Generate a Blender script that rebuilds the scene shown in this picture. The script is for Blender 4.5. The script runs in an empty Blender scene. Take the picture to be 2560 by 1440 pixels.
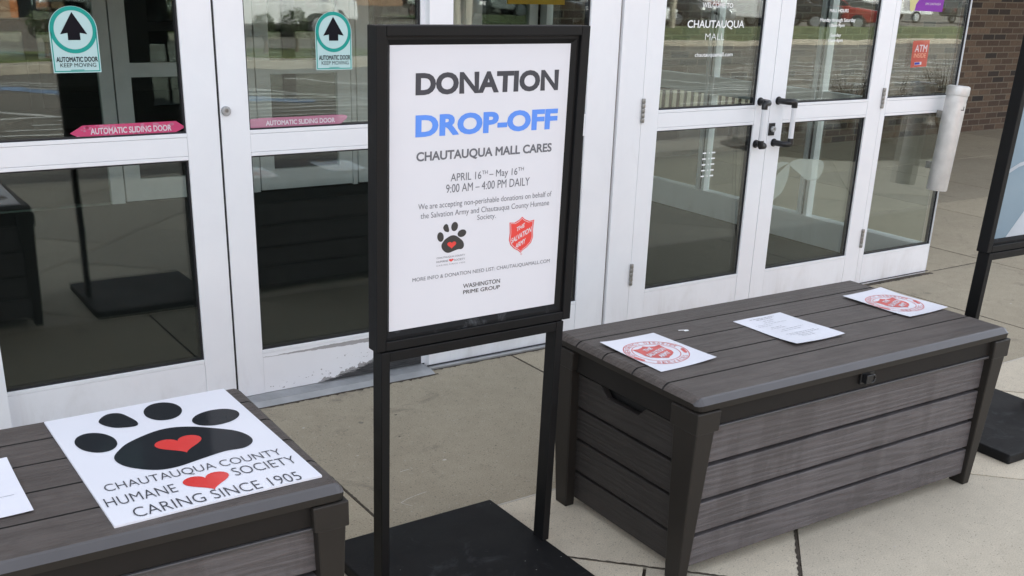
import bpy, bmesh, math, random
from mathutils import Vector, Matrix
random.seed(7)
S = bpy.context.scene
C = S.collection
R = math.radians

# ------------------------------------------------------------------ camera
cam = bpy.data.cameras.new("camera")
camo = bpy.data.objects.new("camera", cam)
C.objects.link(camo)
rt = Vector((0.8312, -0.5556, 0.0298)); fw = Vector((0.5280, 0.7691, -0.3609))
fw.normalize(); rt = (rt - fw * rt.dot(fw)).normalized(); up = rt.cross(fw)
camo.matrix_world = Matrix(((rt.x, up.x, -fw.x, -0.8703), (rt.y, up.y, -fw.y, -4.0079), (rt.z, up.z, -fw.z, 1.6936), (0, 0, 0, 1)))
cam.sensor_width = 36.0
cam.lens = 36.0 * 2664.1 / 2560.0
cam.shift_y = 249.7 / 2560.0
cam.clip_start = 0.05
cam.clip_end = 400.0
S.camera = camo

# ------------------------------------------------------------------ light
SUN_EL, SUN_AZ = 37.0, 18.0        # degrees; azimuth measured from +y towards +x
w = bpy.data.worlds.new("World"); S.world = w; w.use_nodes = True
nt = w.node_tree; nt.nodes.clear()
sky = nt.nodes.new("ShaderNodeTexSky"); sky.sky_type = 'NISHITA'; sky.sun_disc = False
sky.sun_elevation = R(SUN_EL); sky.sun_rotation = R(SUN_AZ)
sky.air_density = 1.0; sky.dust_density = 2.5; sky.ozone_density = 1.0; sky.altitude = 200
hs = nt.nodes.new("ShaderNodeHueSaturation"); hs.inputs["Saturation"].default_value = 0.32
bg = nt.nodes.new("ShaderNodeBackground"); bg.inputs["Strength"].default_value = 0.15
wo = nt.nodes.new("ShaderNodeOutputWorld")
nt.links.new(sky.outputs[0], hs.inputs["Color"]); nt.links.new(hs.outputs[0], bg.inputs[0]); nt.links.new(bg.outputs[0], wo.inputs[0])
sl = bpy.data.lights.new("sun", 'SUN'); sl.energy = 2.6; sl.angle = R(2.0); sl.color = (1.0, 0.95, 0.88)
so = bpy.data.objects.new("sun", sl); C.objects.link(so)
sd = Vector((math.sin(R(SUN_AZ)) * math.cos(R(SUN_EL)), math.cos(R(SUN_AZ)) * math.cos(R(SUN_EL)), math.sin(R(SUN_EL))))
so.rotation_euler = sd.to_track_quat('Z', 'Y').to_euler()
so.location = (0, -10, 20)
S.view_settings.view_transform = 'Standard'; S.view_settings.look = 'None'
S.view_settings.exposure = 1.95; S.view_settings.gamma = 1.0
S.view_settings.use_curve_mapping = False
S.cycles.max_bounces = 10; S.cycles.transparent_max_bounces = 24; S.cycles.glossy_bounces = 5
S.cycles.use_denoising = True
S.cycles.sample_clamp_indirect = 6.0

# ------------------------------------------------------------------ materials
class NB:
    """small node-graph builder"""
    def __init__(s, name):
        s.m = bpy.data.materials.new(name); s.m.use_nodes = True
        s.t = s.m.node_tree; s.t.nodes.clear()
        s.out = s.t.nodes.new("ShaderNodeOutputMaterial")
    def n(s, kind, ins=None, **kw):
        x = s.t.nodes.new("ShaderNode" + kind)
        for k, v in kw.items(): setattr(x, k, v)
        for k, v in (ins or {}).items():
            if hasattr(v, 'is_output'): s.t.links.new(v, x.inputs[k])
            else: x.inputs[k].default_value = v
        return x
    def obj(s, scale=(1, 1, 1), loc=(0, 0, 0)):
        tc = s.n("TexCoord")
        return s.n("Mapping", {"Vector": tc.outputs["Object"], "Scale": scale, "Location": loc}).outputs[0]
    def noise(s, vec, scale, detail=4, rough=0.55, dist=0.0):
        return s.n("TexNoise", {"Vector": vec, "Scale": scale, "Detail": detail, "Roughness": rough, "Distortion": dist}).outputs[0]
    def ramp(s, fac, stops):
        r = s.n("ValToRGB", {"Fac": fac}); e = r.color_ramp.elements
        while len(e) < len(stops): e.new(0.5)
        for i, (p, c) in enumerate(stops):
            e[i].position = p; e[i].color = (c[0], c[1], c[2], 1) if len(c) == 3 else c
        return r.outputs[0]
    def mix(s, fac, a, b, mode='MIX'):
        x = s.n("Mix", data_type='RGBA', blend_type=mode)
        for k, v in ((0, fac), (6, a), (7, b)):
            if hasattr(v, 'is_output'): s.t.links.new(v, x.inputs[k])
            else: x.inputs[k].default_value = (v if k == 0 else (v[0], v[1], v[2], 1))
        return x.outputs[2]
    def math(s, op, a, b=0.0, clamp=False):
        x = s.n("Math", operation=op, use_clamp=clamp)
        for i, v in enumerate((a, b)):
            if hasattr(v, 'is_output'): s.t.links.new(v, x.inputs[i])
            else: x.inputs[i].default_value = v
        return x.outputs[0]
    def maprange(s, v, a, b, c=0.0, d=1.0):
        return s.n("MapRange", {"Value": v, "From Min": a, "From Max": b, "To Min": c, "To Max": d}).outputs[0]
    def bump(s, h, strength=0.3, dist=0.002):
        return s.n("Bump", {"Height": h, "Strength": strength, "Distance": dist}).outputs[0]
    def pbr(s, col, rough=0.5, normal=None, **kw):
        p = s.n("BsdfPrincipled")
        def put(k, v):
            if hasattr(v, 'is_output'): s.t.links.new(v, p.inputs[k])
            elif k == "Base Color": p.inputs[k].default_value = (v[0], v[1], v[2], 1)
            else: p.inputs[k].default_value = v
        put("Base Color", col); put("Roughness", rough)
        for k, v in kw.items(): put(k.replace("_", " "), v)
        if normal is not None: s.t.links.new(normal, p.inputs["Normal"])
        s.t.links.new(p.outputs[0], s.out.inputs[0])
        return s.m

def plain(name, col, rough=0.5, var=0.08, scale=9.0, bump=0.0, bscale=300.0, **kw):
    b = NB(name); v = b.obj()
    n = b.noise(v, scale, 5)
    c = b.ramp(n, [(0.3, [x * (1 - var) for x in col]), (0.7, [min(1, x * (1 + var)) for x in col])])
    nm = b.bump(b.noise(v, bscale, 2), bump, 0.001) if bump else None
    return b.pbr(c, rough, nm, **kw)

def concrete(name, base, dark, speck, speckscale, stain, bstr):
    b = NB(name); v = b.obj()
    tone = b.n("Attribute", attribute_name="tone").outputs["Fac"]
    big = b.noise(v, 1.3, 6, 0.6, 0.4)
    mid = b.noise(v, 14, 5, 0.6)
    fine = b.noise(v, speckscale, 2, 0.7)
    c = b.ramp(big, [(0.3, dark), (0.62, base)])
    c = b.mix(0.5, c, b.ramp(mid, [(0.3, [x * 0.86 for x in base]), (0.7, [x * 1.1 for x in base])]))
    c = b.mix(1.0, c, b.ramp(fine, [(0.30, (1 - speck * 1.5,) * 3), (0.5, (1, 1, 1)), (0.75, (1 + speck,) * 3)]), 'MULTIPLY')
    vo = b.n("TexVoronoi", {"Vector": v, "Scale": speckscale * 0.55}, feature='F1')
    pick = b.n("SeparateColor", {"Color": vo.outputs["Color"]}).outputs[0]
    dot = b.math('MULTIPLY', b.math('GREATER_THAN', pick, 0.86), b.math('LESS_THAN', vo.outputs["Distance"], 0.33))
    c = b.mix(b.math('MULTIPLY', dot, speck * 2.2, True), c, (0.07, 0.06, 0.05))
    dot2 = b.math('MULTIPLY', b.math('LESS_THAN', pick, 0.08), b.math('LESS_THAN', vo.outputs["Distance"], 0.3))
    c = b.mix(b.math('MULTIPLY', dot2, speck * 2.0, True), c, (0.6, 0.57, 0.5))
    st = b.noise(v, 2.7, 7, 0.7, 1.2)
    c = b.mix(b.maprange(st, 0.58, 0.75, 0, stain), c, (0.085, 0.075, 0.062))
    vb = b.n("TexVoronoi", {"Vector": v, "Scale": 5.0}, feature='F1')
    pb = b.n("SeparateColor", {"Color": vb.outputs["Color"]}).outputs[1]
    spot = b.math('MULTIPLY', b.math('GREATER_THAN', pb, 0.55), b.math('LESS_THAN', b.math('ADD', vb.outputs["Distance"], b.math('MULTIPLY', mid, 0.03)), 0.068))
    c = b.mix(b.math('MULTIPLY', spot, 0.55), c, (0.09, 0.085, 0.075))
    spot2 = b.math('MULTIPLY', b.math('LESS_THAN', pb, 0.16), b.math('LESS_THAN', b.math('ADD', vb.outputs["Distance"], b.math('MULTIPLY', mid, 0.03)), 0.05))
    c = b.mix(b.math('MULTIPLY', spot2, 0.6), c, (0.55, 0.52, 0.46))
    c = b.mix(1.0, c, b.ramp(tone, [(0.0, (0.86, 0.86, 0.86)), (1.0, (1.1, 1.09, 1.07))]), 'MULTIPLY')
    return b.pbr(c, 0.85, b.bump(fine, bstr, 0.003))

def woodgrain(name, lo, hi, axis, blotch=0.0, rough=0.5, spec=0.5, contrast=0.5):
    b = NB(name)
    sc = (1.0, 46, 46) if axis == 0 else (46, 1.0, 46)
    sr = (0.55, 5.0, 5.0) if axis == 0 else (5.0, 0.55, 5.0)
    g = b.noise(b.obj(sc), 1.7, 6, 0.7, 1.2)
    rings = b.n("TexWave", {"Vector": b.obj(sr, (0.3, 0.2, 0.13)), "Scale": 3.2, "Distortion": 9.0, "Detail": 3.0, "Detail Scale": 1.1, "Detail Roughness": 0.55}, wave_type='RINGS', rings_direction='SPHERICAL').outputs["Fac"]
    grain = b.math('ADD', b.math('MULTIPLY', g, 1 - contrast * 0.5), b.math('MULTIPLY', rings, contrast * 0.5))
    c = b.ramp(grain, [(0.30, lo), (0.66, hi)])
    if blotch:
        q = b.noise(b.obj((8, 8, 2.4)), 1.3, 5, 0.6, 0.5)
        c = b.mix(b.maprange(q, 0.50, 0.58, 0, blotch), c, [x * y for x, y in zip(lo, (0.86, 0.86, 0.84))])
        q2 = b.noise(b.obj((11, 11, 1.6), (3, 1, 2)), 1.2, 4, 0.6)
        c = b.mix(b.maprange(q2, 0.52, 0.62, 0, blotch * 0.55), c, [x * 1.15 for x in hi])
    c = b.mix(b.maprange(b.noise(b.obj(), 4.0, 6, 0.65), 0.52, 0.8, 0, 0.22), c, [x * 1.5 for x in hi])
    return b.pbr(c, rough, b.bump(grain, 0.9, 0.005), Specular_IOR_Level=spec)

def glass(name, tint, r0=0.10, wave=0.10):
    """architectural pane: clear body, mirror reflection that grows towards grazing (the same on both faces of the pane)"""
    b = NB(name)
    ge = b.n("NewGeometry")
    dt = b.n("VectorMath", {0: ge.outputs["Incoming"], 1: ge.outputs["Normal"]}, operation='DOT_PRODUCT').outputs["Value"]
    k = b.math('POWER', b.math('SUBTRACT', 1.0, b.math('ABSOLUTE', dt), True), 3.0)
    fac = b.math('ADD', r0, b.math('MULTIPLY', k, 1.0 - r0), True)
    wob = b.bump(b.noise(b.obj((1, 1, 1)), 2.2, 2, 0.5), wave, 0.006)
    gl = b.n("BsdfGlossy", {"Color": (0.95, 1, 0.97, 1), "Roughness": 0.0, "Normal": wob})
    tr = b.n("BsdfTransparent", {"Color": (*tint, 1)})
    mx = b.n("MixShader", {0: fac, 1: tr.outputs[0], 2: gl.outputs[0]})
    b.t.links.new(mx.outputs[0], b.out.inputs[0])
    return b.m

def decal(name, col, alpha):
    """printed film on glass: partly see-through"""
    b = NB(name)
    d = b.n("BsdfPrincipled", {"Base Color": (*col, 1), "Roughness": 0.45, "Specular IOR Level": 0.12})
    tr = b.n("BsdfTransparent", {"Color": (1, 1, 1, 1)})
    mx = b.n("MixShader", {0: alpha, 1: tr.outputs[0], 2: d.outputs[0]})
    b.t.links.new(mx.outputs[0], b.out.inputs[0])
    return b.m

def whitepaint(name, grime=0.12):
    b = NB(name); v = b.obj()
    n = b.noise(v, 3.2, 6, 0.65, 0.5)
    c = b.ramp(n, [(0.3, (0.79, 0.795, 0.82)), (0.65, (0.83, 0.835, 0.855))])
    dirt = b.noise(b.obj((3, 3, 1.2)), 2.5, 6, 0.7, 0.6)
    c = b.mix(b.maprange(dirt, 0.6, 0.8, 0, grime), c, (0.42, 0.37, 0.31))
    z = b.n("SeparateXYZ", {"Vector": v}).outputs[2]
    low = b.math('MULTIPLY', b.maprange(z, 0.22, 0.0, 0, 1), b.maprange(dirt, 0.45, 0.7, 0, 0.28))
    c = b.mix(low, c, (0.38, 0.34, 0.29))
    return b.pbr(c, 0.38, b.bump(b.noise(v, 160, 2), 0.05, 0.001))

def peelpaint(name):
    """white enamel flaked off to grey primer and scuffed dark metal along the kicked bottom rail (local x from the leaf's left edge)"""
    b = NB(name); v = b.obj()
    xyz = b.n("SeparateXYZ", {"Vector": v}); x, z = xyz.outputs[0], xyz.outputs[2]
    white = b.ramp(b.noise(v, 4, 6, 0.6), [(0.3, (0.79, 0.795, 0.815)), (0.7, (0.83, 0.835, 0.855))])
    reach = b.maprange(x, 0.20, 0.88, -0.02, 0.135)
    edge = b.math('SUBTRACT', reach, z)
    n1 = b.noise(b.obj((1, 1, 1.4)), 22, 5, 0.6, 0.6)
    n2 = b.noise(b.obj((1, 1, 2.0), (5, 0, 0)), 38, 4, 0.65, 0.3)
    m1 = b.math('GREATER_THAN', b.math('ADD', b.math('MULTIPLY', edge, 9.0), b.math('SUBTRACT', n1, 0.5)), 0.0)
    chips = b.math('MULTIPLY', b.math('GREATER_THAN', n2, 0.635), b.math('GREATER_THAN', edge, -0.075))
    streak = b.math('MULTIPLY', b.math('LESS_THAN', b.math('ABSOLUTE', b.math('SUBTRACT', z, b.math('ADD', 0.164, b.math('MULTIPLY', n1, 0.012)))), b.maprange(x, 0.16, 0.5, 0.001, 0.009)), b.math('LESS_THAN', x, 0.8))
    prim = b.math('MAXIMUM', b.math('MAXIMUM', m1, chips), streak)
    scr = b.noise(b.obj((1.2, 1, 26)), 7, 6, 0.7, 0.5)
    m2 = b.math('GREATER_THAN', b.math('ADD', b.math('MULTIPLY', edge, 14.0), b.math('MULTIPLY', b.math('SUBTRACT', scr, 0.5), 1.6)), 0.12)
    grey = b.ramp(scr, [(0.3, (0.30, 0.29, 0.285)), (0.7, (0.42, 0.41, 0.41))])
    dark = b.ramp(scr, [(0.4, (0.018, 0.018, 0.020)), (0.75, (0.11, 0.11, 0.11))])
    c = b.mix(prim, white, grey)
    c = b.mix(b.math('MULTIPLY', m2, m1), c, dark)
    return b.pbr(c, 0.45, b.bump(prim, 0.4, 0.0006))

def brick(name):
    b = NB(name)
    tc = b.n("TexCoord").outputs["Object"]
    q = b.n("SeparateXYZ", {"Vector": tc})
    v = b.n("CombineXYZ", {"X": q.outputs[0], "Y": q.outputs[2], "Z": 0.0}).outputs[0]
    br = b.n("TexBrick", {"Vector": v, "Color1": (0, 0, 0, 1), "Color2": (1, 1, 1, 1), "Mortar": (0.5, 0.5, 0.5, 1), "Scale": 1.0, "Mortar Size": 0.0075,
                          "Mortar Smooth": 0.15, "Brick Width": 0.245, "Row Height": 0.0745, "Bias": 0.0})
    rnd = b.n("SeparateColor", {"Color": br.outputs[0]}).outputs[0]
    c = b.ramp(rnd, [(0.0, (0.022, 0.017, 0.014)), (0.13, (0.035, 0.024, 0.018)), (0.2, (0.060, 0.036, 0.024)), (0.6, (0.085, 0.052, 0.033)), (0.85, (0.115, 0.075, 0.047)), (1.0, (0.15, 0.10, 0.064))])
    n = b.noise(tc, 30, 5, 0.7)
    c = b.mix(1.0, c, b.ramp(n, [(0.3, (0.75,) * 3), (0.7, (1.2,) * 3)]), 'MULTIPLY')
    mort = b.ramp(b.noise(tc, 60, 4), [(0.3, (0.125, 0.10, 0.072)), (0.7, (0.18, 0.148, 0.11))])
    c = b.mix(br.outputs[1], c, mort)
    h = b.math('ADD', b.math('MULTIPLY', b.math('SUBTRACT', 1.0, br.outputs[1]), 1.0), b.math('MULTIPLY', n, 0.25))
    return b.pbr(c, 0.85, b.bump(h, 0.8, 0.006))

def blackmetal(name, base=0.012, dust=0.0, rough=0.42):
    b = NB(name); v = b.obj()
    n = b.noise(v, 5, 6, 0.65, 0.5)
    c = b.ramp(n, [(0.3, (base * 0.85, base * 0.9, base)), (0.7, (base * 1.3, base * 1.35, base * 1.5))])
    if dust:
        d = b.noise(v, 9, 8, 0.75, 0.8)
        c = b.mix(b.maprange(d, 0.55, 0.75, 0, dust), c, (0.13, 0.14, 0.15))
        sc = b.noise(b.obj((3, 14, 1), (2, 7, 0)), 6, 6, 0.8, 2.0)
        c = b.mix(b.maprange(sc, 0.66, 0.72, 0, dust), c, (0.22, 0.22, 0.22))
        vo = b.n("TexVoronoi", {"Vector": v, "Scale": 26.0}); pk = b.n("SeparateColor", {"Color": vo.outputs["Color"]}).outputs[0]
        sp = b.math('MULTIPLY', b.math('GREATER_THAN', pk, 0.8), b.math('LESS_THAN', vo.outputs["Distance"], 0.055))
        c = b.mix(b.math('MULTIPLY', sp, 0.6), c, (0.35, 0.34, 0.33))
    return b.pbr(c, b.maprange(n, 0.3, 0.7, rough - 0.07, rough + 0.1), b.bump(b.noise(v, 220, 2), 0.12, 0.001), Specular_IOR_Level=0.25)

M = {}
M['white'] = whitepaint("white_enamel")
M['peel'] = peelpaint("peeling_white_enamel")
M['bead'] = plain("white_glazing_bead", (0.81, 0.815, 0.835), 0.4, 0.04)
M['innerframe'] = plain("pale_grey_inner_frame", (0.70, 0.71, 0.71), 0.45, 0.05)
M['gasket'] = plain("black_rubber_gasket", (0.013, 0.012, 0.015), 0.6)
M['seam'] = plain("brown_sealant", (0.10, 0.065, 0.04), 0.8, 0.3, 30)
M['glass'] = glass("door_glass", (0.87, 0.91, 0.89), 0.072)
M['clear'] = glass("side_glass", (0.93, 0.955, 0.94), 0.05)
M['conc_old'] = concrete("worn_brown_concrete", (0.40, 0.348, 0.255), (0.315, 0.268, 0.192), 0.2, 190, 0.65, 0.3)
M['conc_new'] = concrete("pale_aggregate_concrete", (0.57, 0.51, 0.405), (0.50, 0.445, 0.35), 0.17, 220, 0.32, 0.45)
M['joint'] = plain("dirt_in_joints", (0.06, 0.047, 0.034), 0.95, 0.4, 20)
M['caulk'] = plain("pale_caulk", (0.50, 0.46, 0.40), 0.8, 0.2, 30)
M['alu'] = plain("worn_aluminium", (0.45, 0.46, 0.47), 0.42, 0.12, 12, Metallic=0.7)
M['steel'] = plain("hinge_steel", (0.30, 0.29, 0.27), 0.45, 0.25, 60, Metallic=0.8)
M['brick'] = brick("brown_brick")
M['carpet'] = plain("dark_mat", (0.014, 0.014, 0.014), 0.95, 0.2, 60, 0.5, 400)
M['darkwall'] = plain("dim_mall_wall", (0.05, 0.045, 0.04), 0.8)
M['soffit'] = plain("soffit_panel", (0.42, 0.40, 0.37), 0.7)
M['stand'] = blackmetal("black_powder_coat", 0.0045, 0.0, 0.5)
M['lint'] = blackmetal("linty_black_ledge", 0.006, 0.95, 0.7)
M['standbase'] = blackmetal("dusty_black_base", 0.005, 0.25, 0.6)
M['lid'] = woodgrain("grey_brown_lid_plastic", (0.064, 0.053, 0.048), (0.104, 0.089, 0.081), 0, 0.3, 0.48, 0.4, 0.35)
M['lidedge'] = plain("smooth_highlit_edge_plastic", (0.072, 0.069, 0.072), 0.36, 0.1, 8, 0.1, 90)  # lid chamfer and rim lip: highlight put into the cool base colour
M['plank'] = woodgrain("lit_weathered_plank_plastic", (0.074, 0.066, 0.067), (0.118, 0.108, 0.111), 0, 0.5, 0.5, 0.4, 0.4)  # weathered plastic, base colour lightened to carry the frontal light
M['plankside'] = woodgrain("shaded_end_plank_plastic", (0.021, 0.0180, 0.0165), (0.034, 0.0295, 0.0270), 1, 0.15, 0.55, 0.35, 0.4)  # end planks: side shade put into a darker base colour
M['leg'] = plain("dark_brown_leg_plastic", (0.0165, 0.0138, 0.0115), 0.5, 0.12, 7, 0.15, 120, Specular_IOR_Level=0.35)
M['rim'] = plain("dark_rim_plastic", (0.011, 0.0095, 0.0085), 0.6, 0.12, 7, 0.15, 120, Specular_IOR_Level=0.25)
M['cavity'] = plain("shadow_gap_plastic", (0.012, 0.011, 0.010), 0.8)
M['ink'] = plain("dark_ink", (0.045, 0.047, 0.06), 0.35, 0.03)
M['inkgrey'] = plain("grey_ink", (0.13, 0.135, 0.155), 0.35, 0.03)
M['inkblue'] = plain("blue_ink", (0.10, 0.27, 0.80), 0.35, 0.03)
M['inkred'] = plain("red_ink", (0.72, 0.055, 0.045), 0.4, 0.05)
M['inkfaded'] = plain("faded_red_ink", (0.62, 0.12, 0.11), 0.5, 0.15, 40)
M['inkpaw'] = plain("paw_black_ink", (0.040, 0.038, 0.037), 0.35, 0.05)
b = NB("poster_paper")   # print behind a clear, slightly rippled plastic cover
rip = b.noise(b.obj((2.0, 1, 9.0), (0.2, 0, 0.1)), 1.6, 3, 0.5, 2.2)
M['paper'] = b.pbr(b.ramp(b.noise(b.obj(), 2.5, 4), [(0.3, (0.665, 0.67, 0.72)), (0.7, (0.69, 0.695, 0.74))]), 0.45, None, Coat_Weight=0.45, Coat_Roughness=0.06, Coat_Normal=b.bump(rip, 0.3, 0.02))
M['sheet'] = plain("laminated_sheet", (0.80, 0.81, 0.88), 0.25, 0.02, 6, 0.1, 12)
M['board'] = plain("white_plastic_board", (0.80, 0.81, 0.87), 0.32, 0.015, 4)
M['gloss'] = plain("glossy_black_vinyl", (0.016, 0.018, 0.022), 0.10, 0.05, Specular_IOR_Level=0.06)
M['glossred'] = plain("glossy_red_vinyl", (0.70, 0.035, 0.030), 0.2, 0.04)
M['vinyl'] = plain("white_vinyl_letters", (0.85, 0.86, 0.86), 0.5, 0.02)
M['teal'] = decal("teal_film", (0.02, 0.32, 0.27), 0.93)
M['tealpale'] = decal("pale_teal_film", (0.52, 0.72, 0.72), 0.86)
M['blackfilm'] = decal("black_film", (0.006, 0.006, 0.010), 1.0)
M['pink'] = decal("worn_pink_film", (0.62, 0.08, 0.19), 0.85)
M['pinkpale'] = decal("faded_pink_film", (0.78, 0.32, 0.47), 0.5)
M['whitefilm'] = decal("worn_white_film", (0.75, 0.70, 0.74), 0.75)
M['redfilm'] = decal("red_film", (0.62, 0.11, 0.08), 0.66)
M['orangefilm'] = decal("pale_orange_film", (0.85, 0.45, 0.30), 0.9)
M['bluefilm'] = decal("blue_film", (0.04, 0.06, 0.35), 0.95)
M['purple'] = decal("purple_film", (0.23, 0.04, 0.36), 0.92)
M['yellowfilm'] = decal("pale_yellow_film", (0.62, 0.58, 0.28), 0.9)
M['handlewhite'] = plain("white_grip", (0.72, 0.72, 0.74), 0.4, 0.06)
M['blackplastic'] = plain("black_plastic", (0.010, 0.010, 0.011), 0.32, 0.1)
M['scrap'] = decal("clear_plastic_scrap", (0.80, 0.80, 0.79), 0.5)
M['asphalt'] = plain("asphalt", (0.16, 0.145, 0.125), 0.9, 0.22, 0.6, 0.3, 90)
M['stripe'] = plain("worn_white_stripe", (0.55, 0.55, 0.53), 0.8, 0.3, 3)
M['stripeblue'] = plain("worn_blue_paint", (0.17, 0.24, 0.36), 0.8, 0.3, 3)
M['kerb'] = plain("kerb_concrete", (0.38, 0.34, 0.28), 0.85, 0.15, 4)
M['grass'] = plain("spring_grass", (0.10, 0.12, 0.04), 0.9, 0.4, 1.2, 0.6, 60)
M['mulch'] = plain("mulch", (0.055, 0.038, 0.025), 0.95, 0.6, 14, 1.0, 40)
M['twig'] = plain("bare_twigs", (0.12, 0.08, 0.05), 0.8, 0.3)
M['leaf'] = plain("dull_green_leaves", (0.055, 0.075, 0.028), 0.7, 0.5, 3)
M['hedge'] = plain("winter_trees", (0.075, 0.062, 0.042), 0.9, 0.5, 2)
M['orange'] = plain("orange_brick_facade", (0.42, 0.16, 0.06), 0.85, 0.15, 1)
M['tan'] = plain("tan_facade", (0.28, 0.18, 0.115), 0.85, 0.15, 1)
M['dkglass'] = plain("dark_window", (0.015, 0.018, 0.02), 0.08, 0.1)
M['carwhite'] = plain("white_car_paint", (0.75, 0.76, 0.77), 0.25, 0.03, Coat_Weight=0.6)
M['carsilver'] = plain("silver_car_paint", (0.42, 0.44, 0.46), 0.3, 0.05, Metallic=0.5)
M['cardark'] = plain("dark_car_paint", (0.03, 0.035, 0.04), 0.25, 0.05, Coat_Weight=0.6)
M['carred'] = plain("red_car_paint", (0.32, 0.025, 0.02), 0.25, 0.05, Coat_Weight=0.6)
M['tyre'] = plain("tyre_rubber", (0.015, 0.015, 0.015), 0.8)
M['yellow'] = plain("yellow_banner", (0.75, 0.45, 0.02), 0.6)
M['slat'] = plain("cream_slat", (0.60, 0.56, 0.44), 0.6)
M['slatdark'] = plain("brown_slat", (0.16, 0.12, 0.10), 0.7)
M['greywash'] = plain("grey_galvanised_tube", (0.64, 0.63, 0.615), 0.42, 0.12, 14, 0.1, 200, Metallic=0.35)
M['olivepot'] = plain("dark_planter", (0.05, 0.045, 0.04), 0.7)

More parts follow.
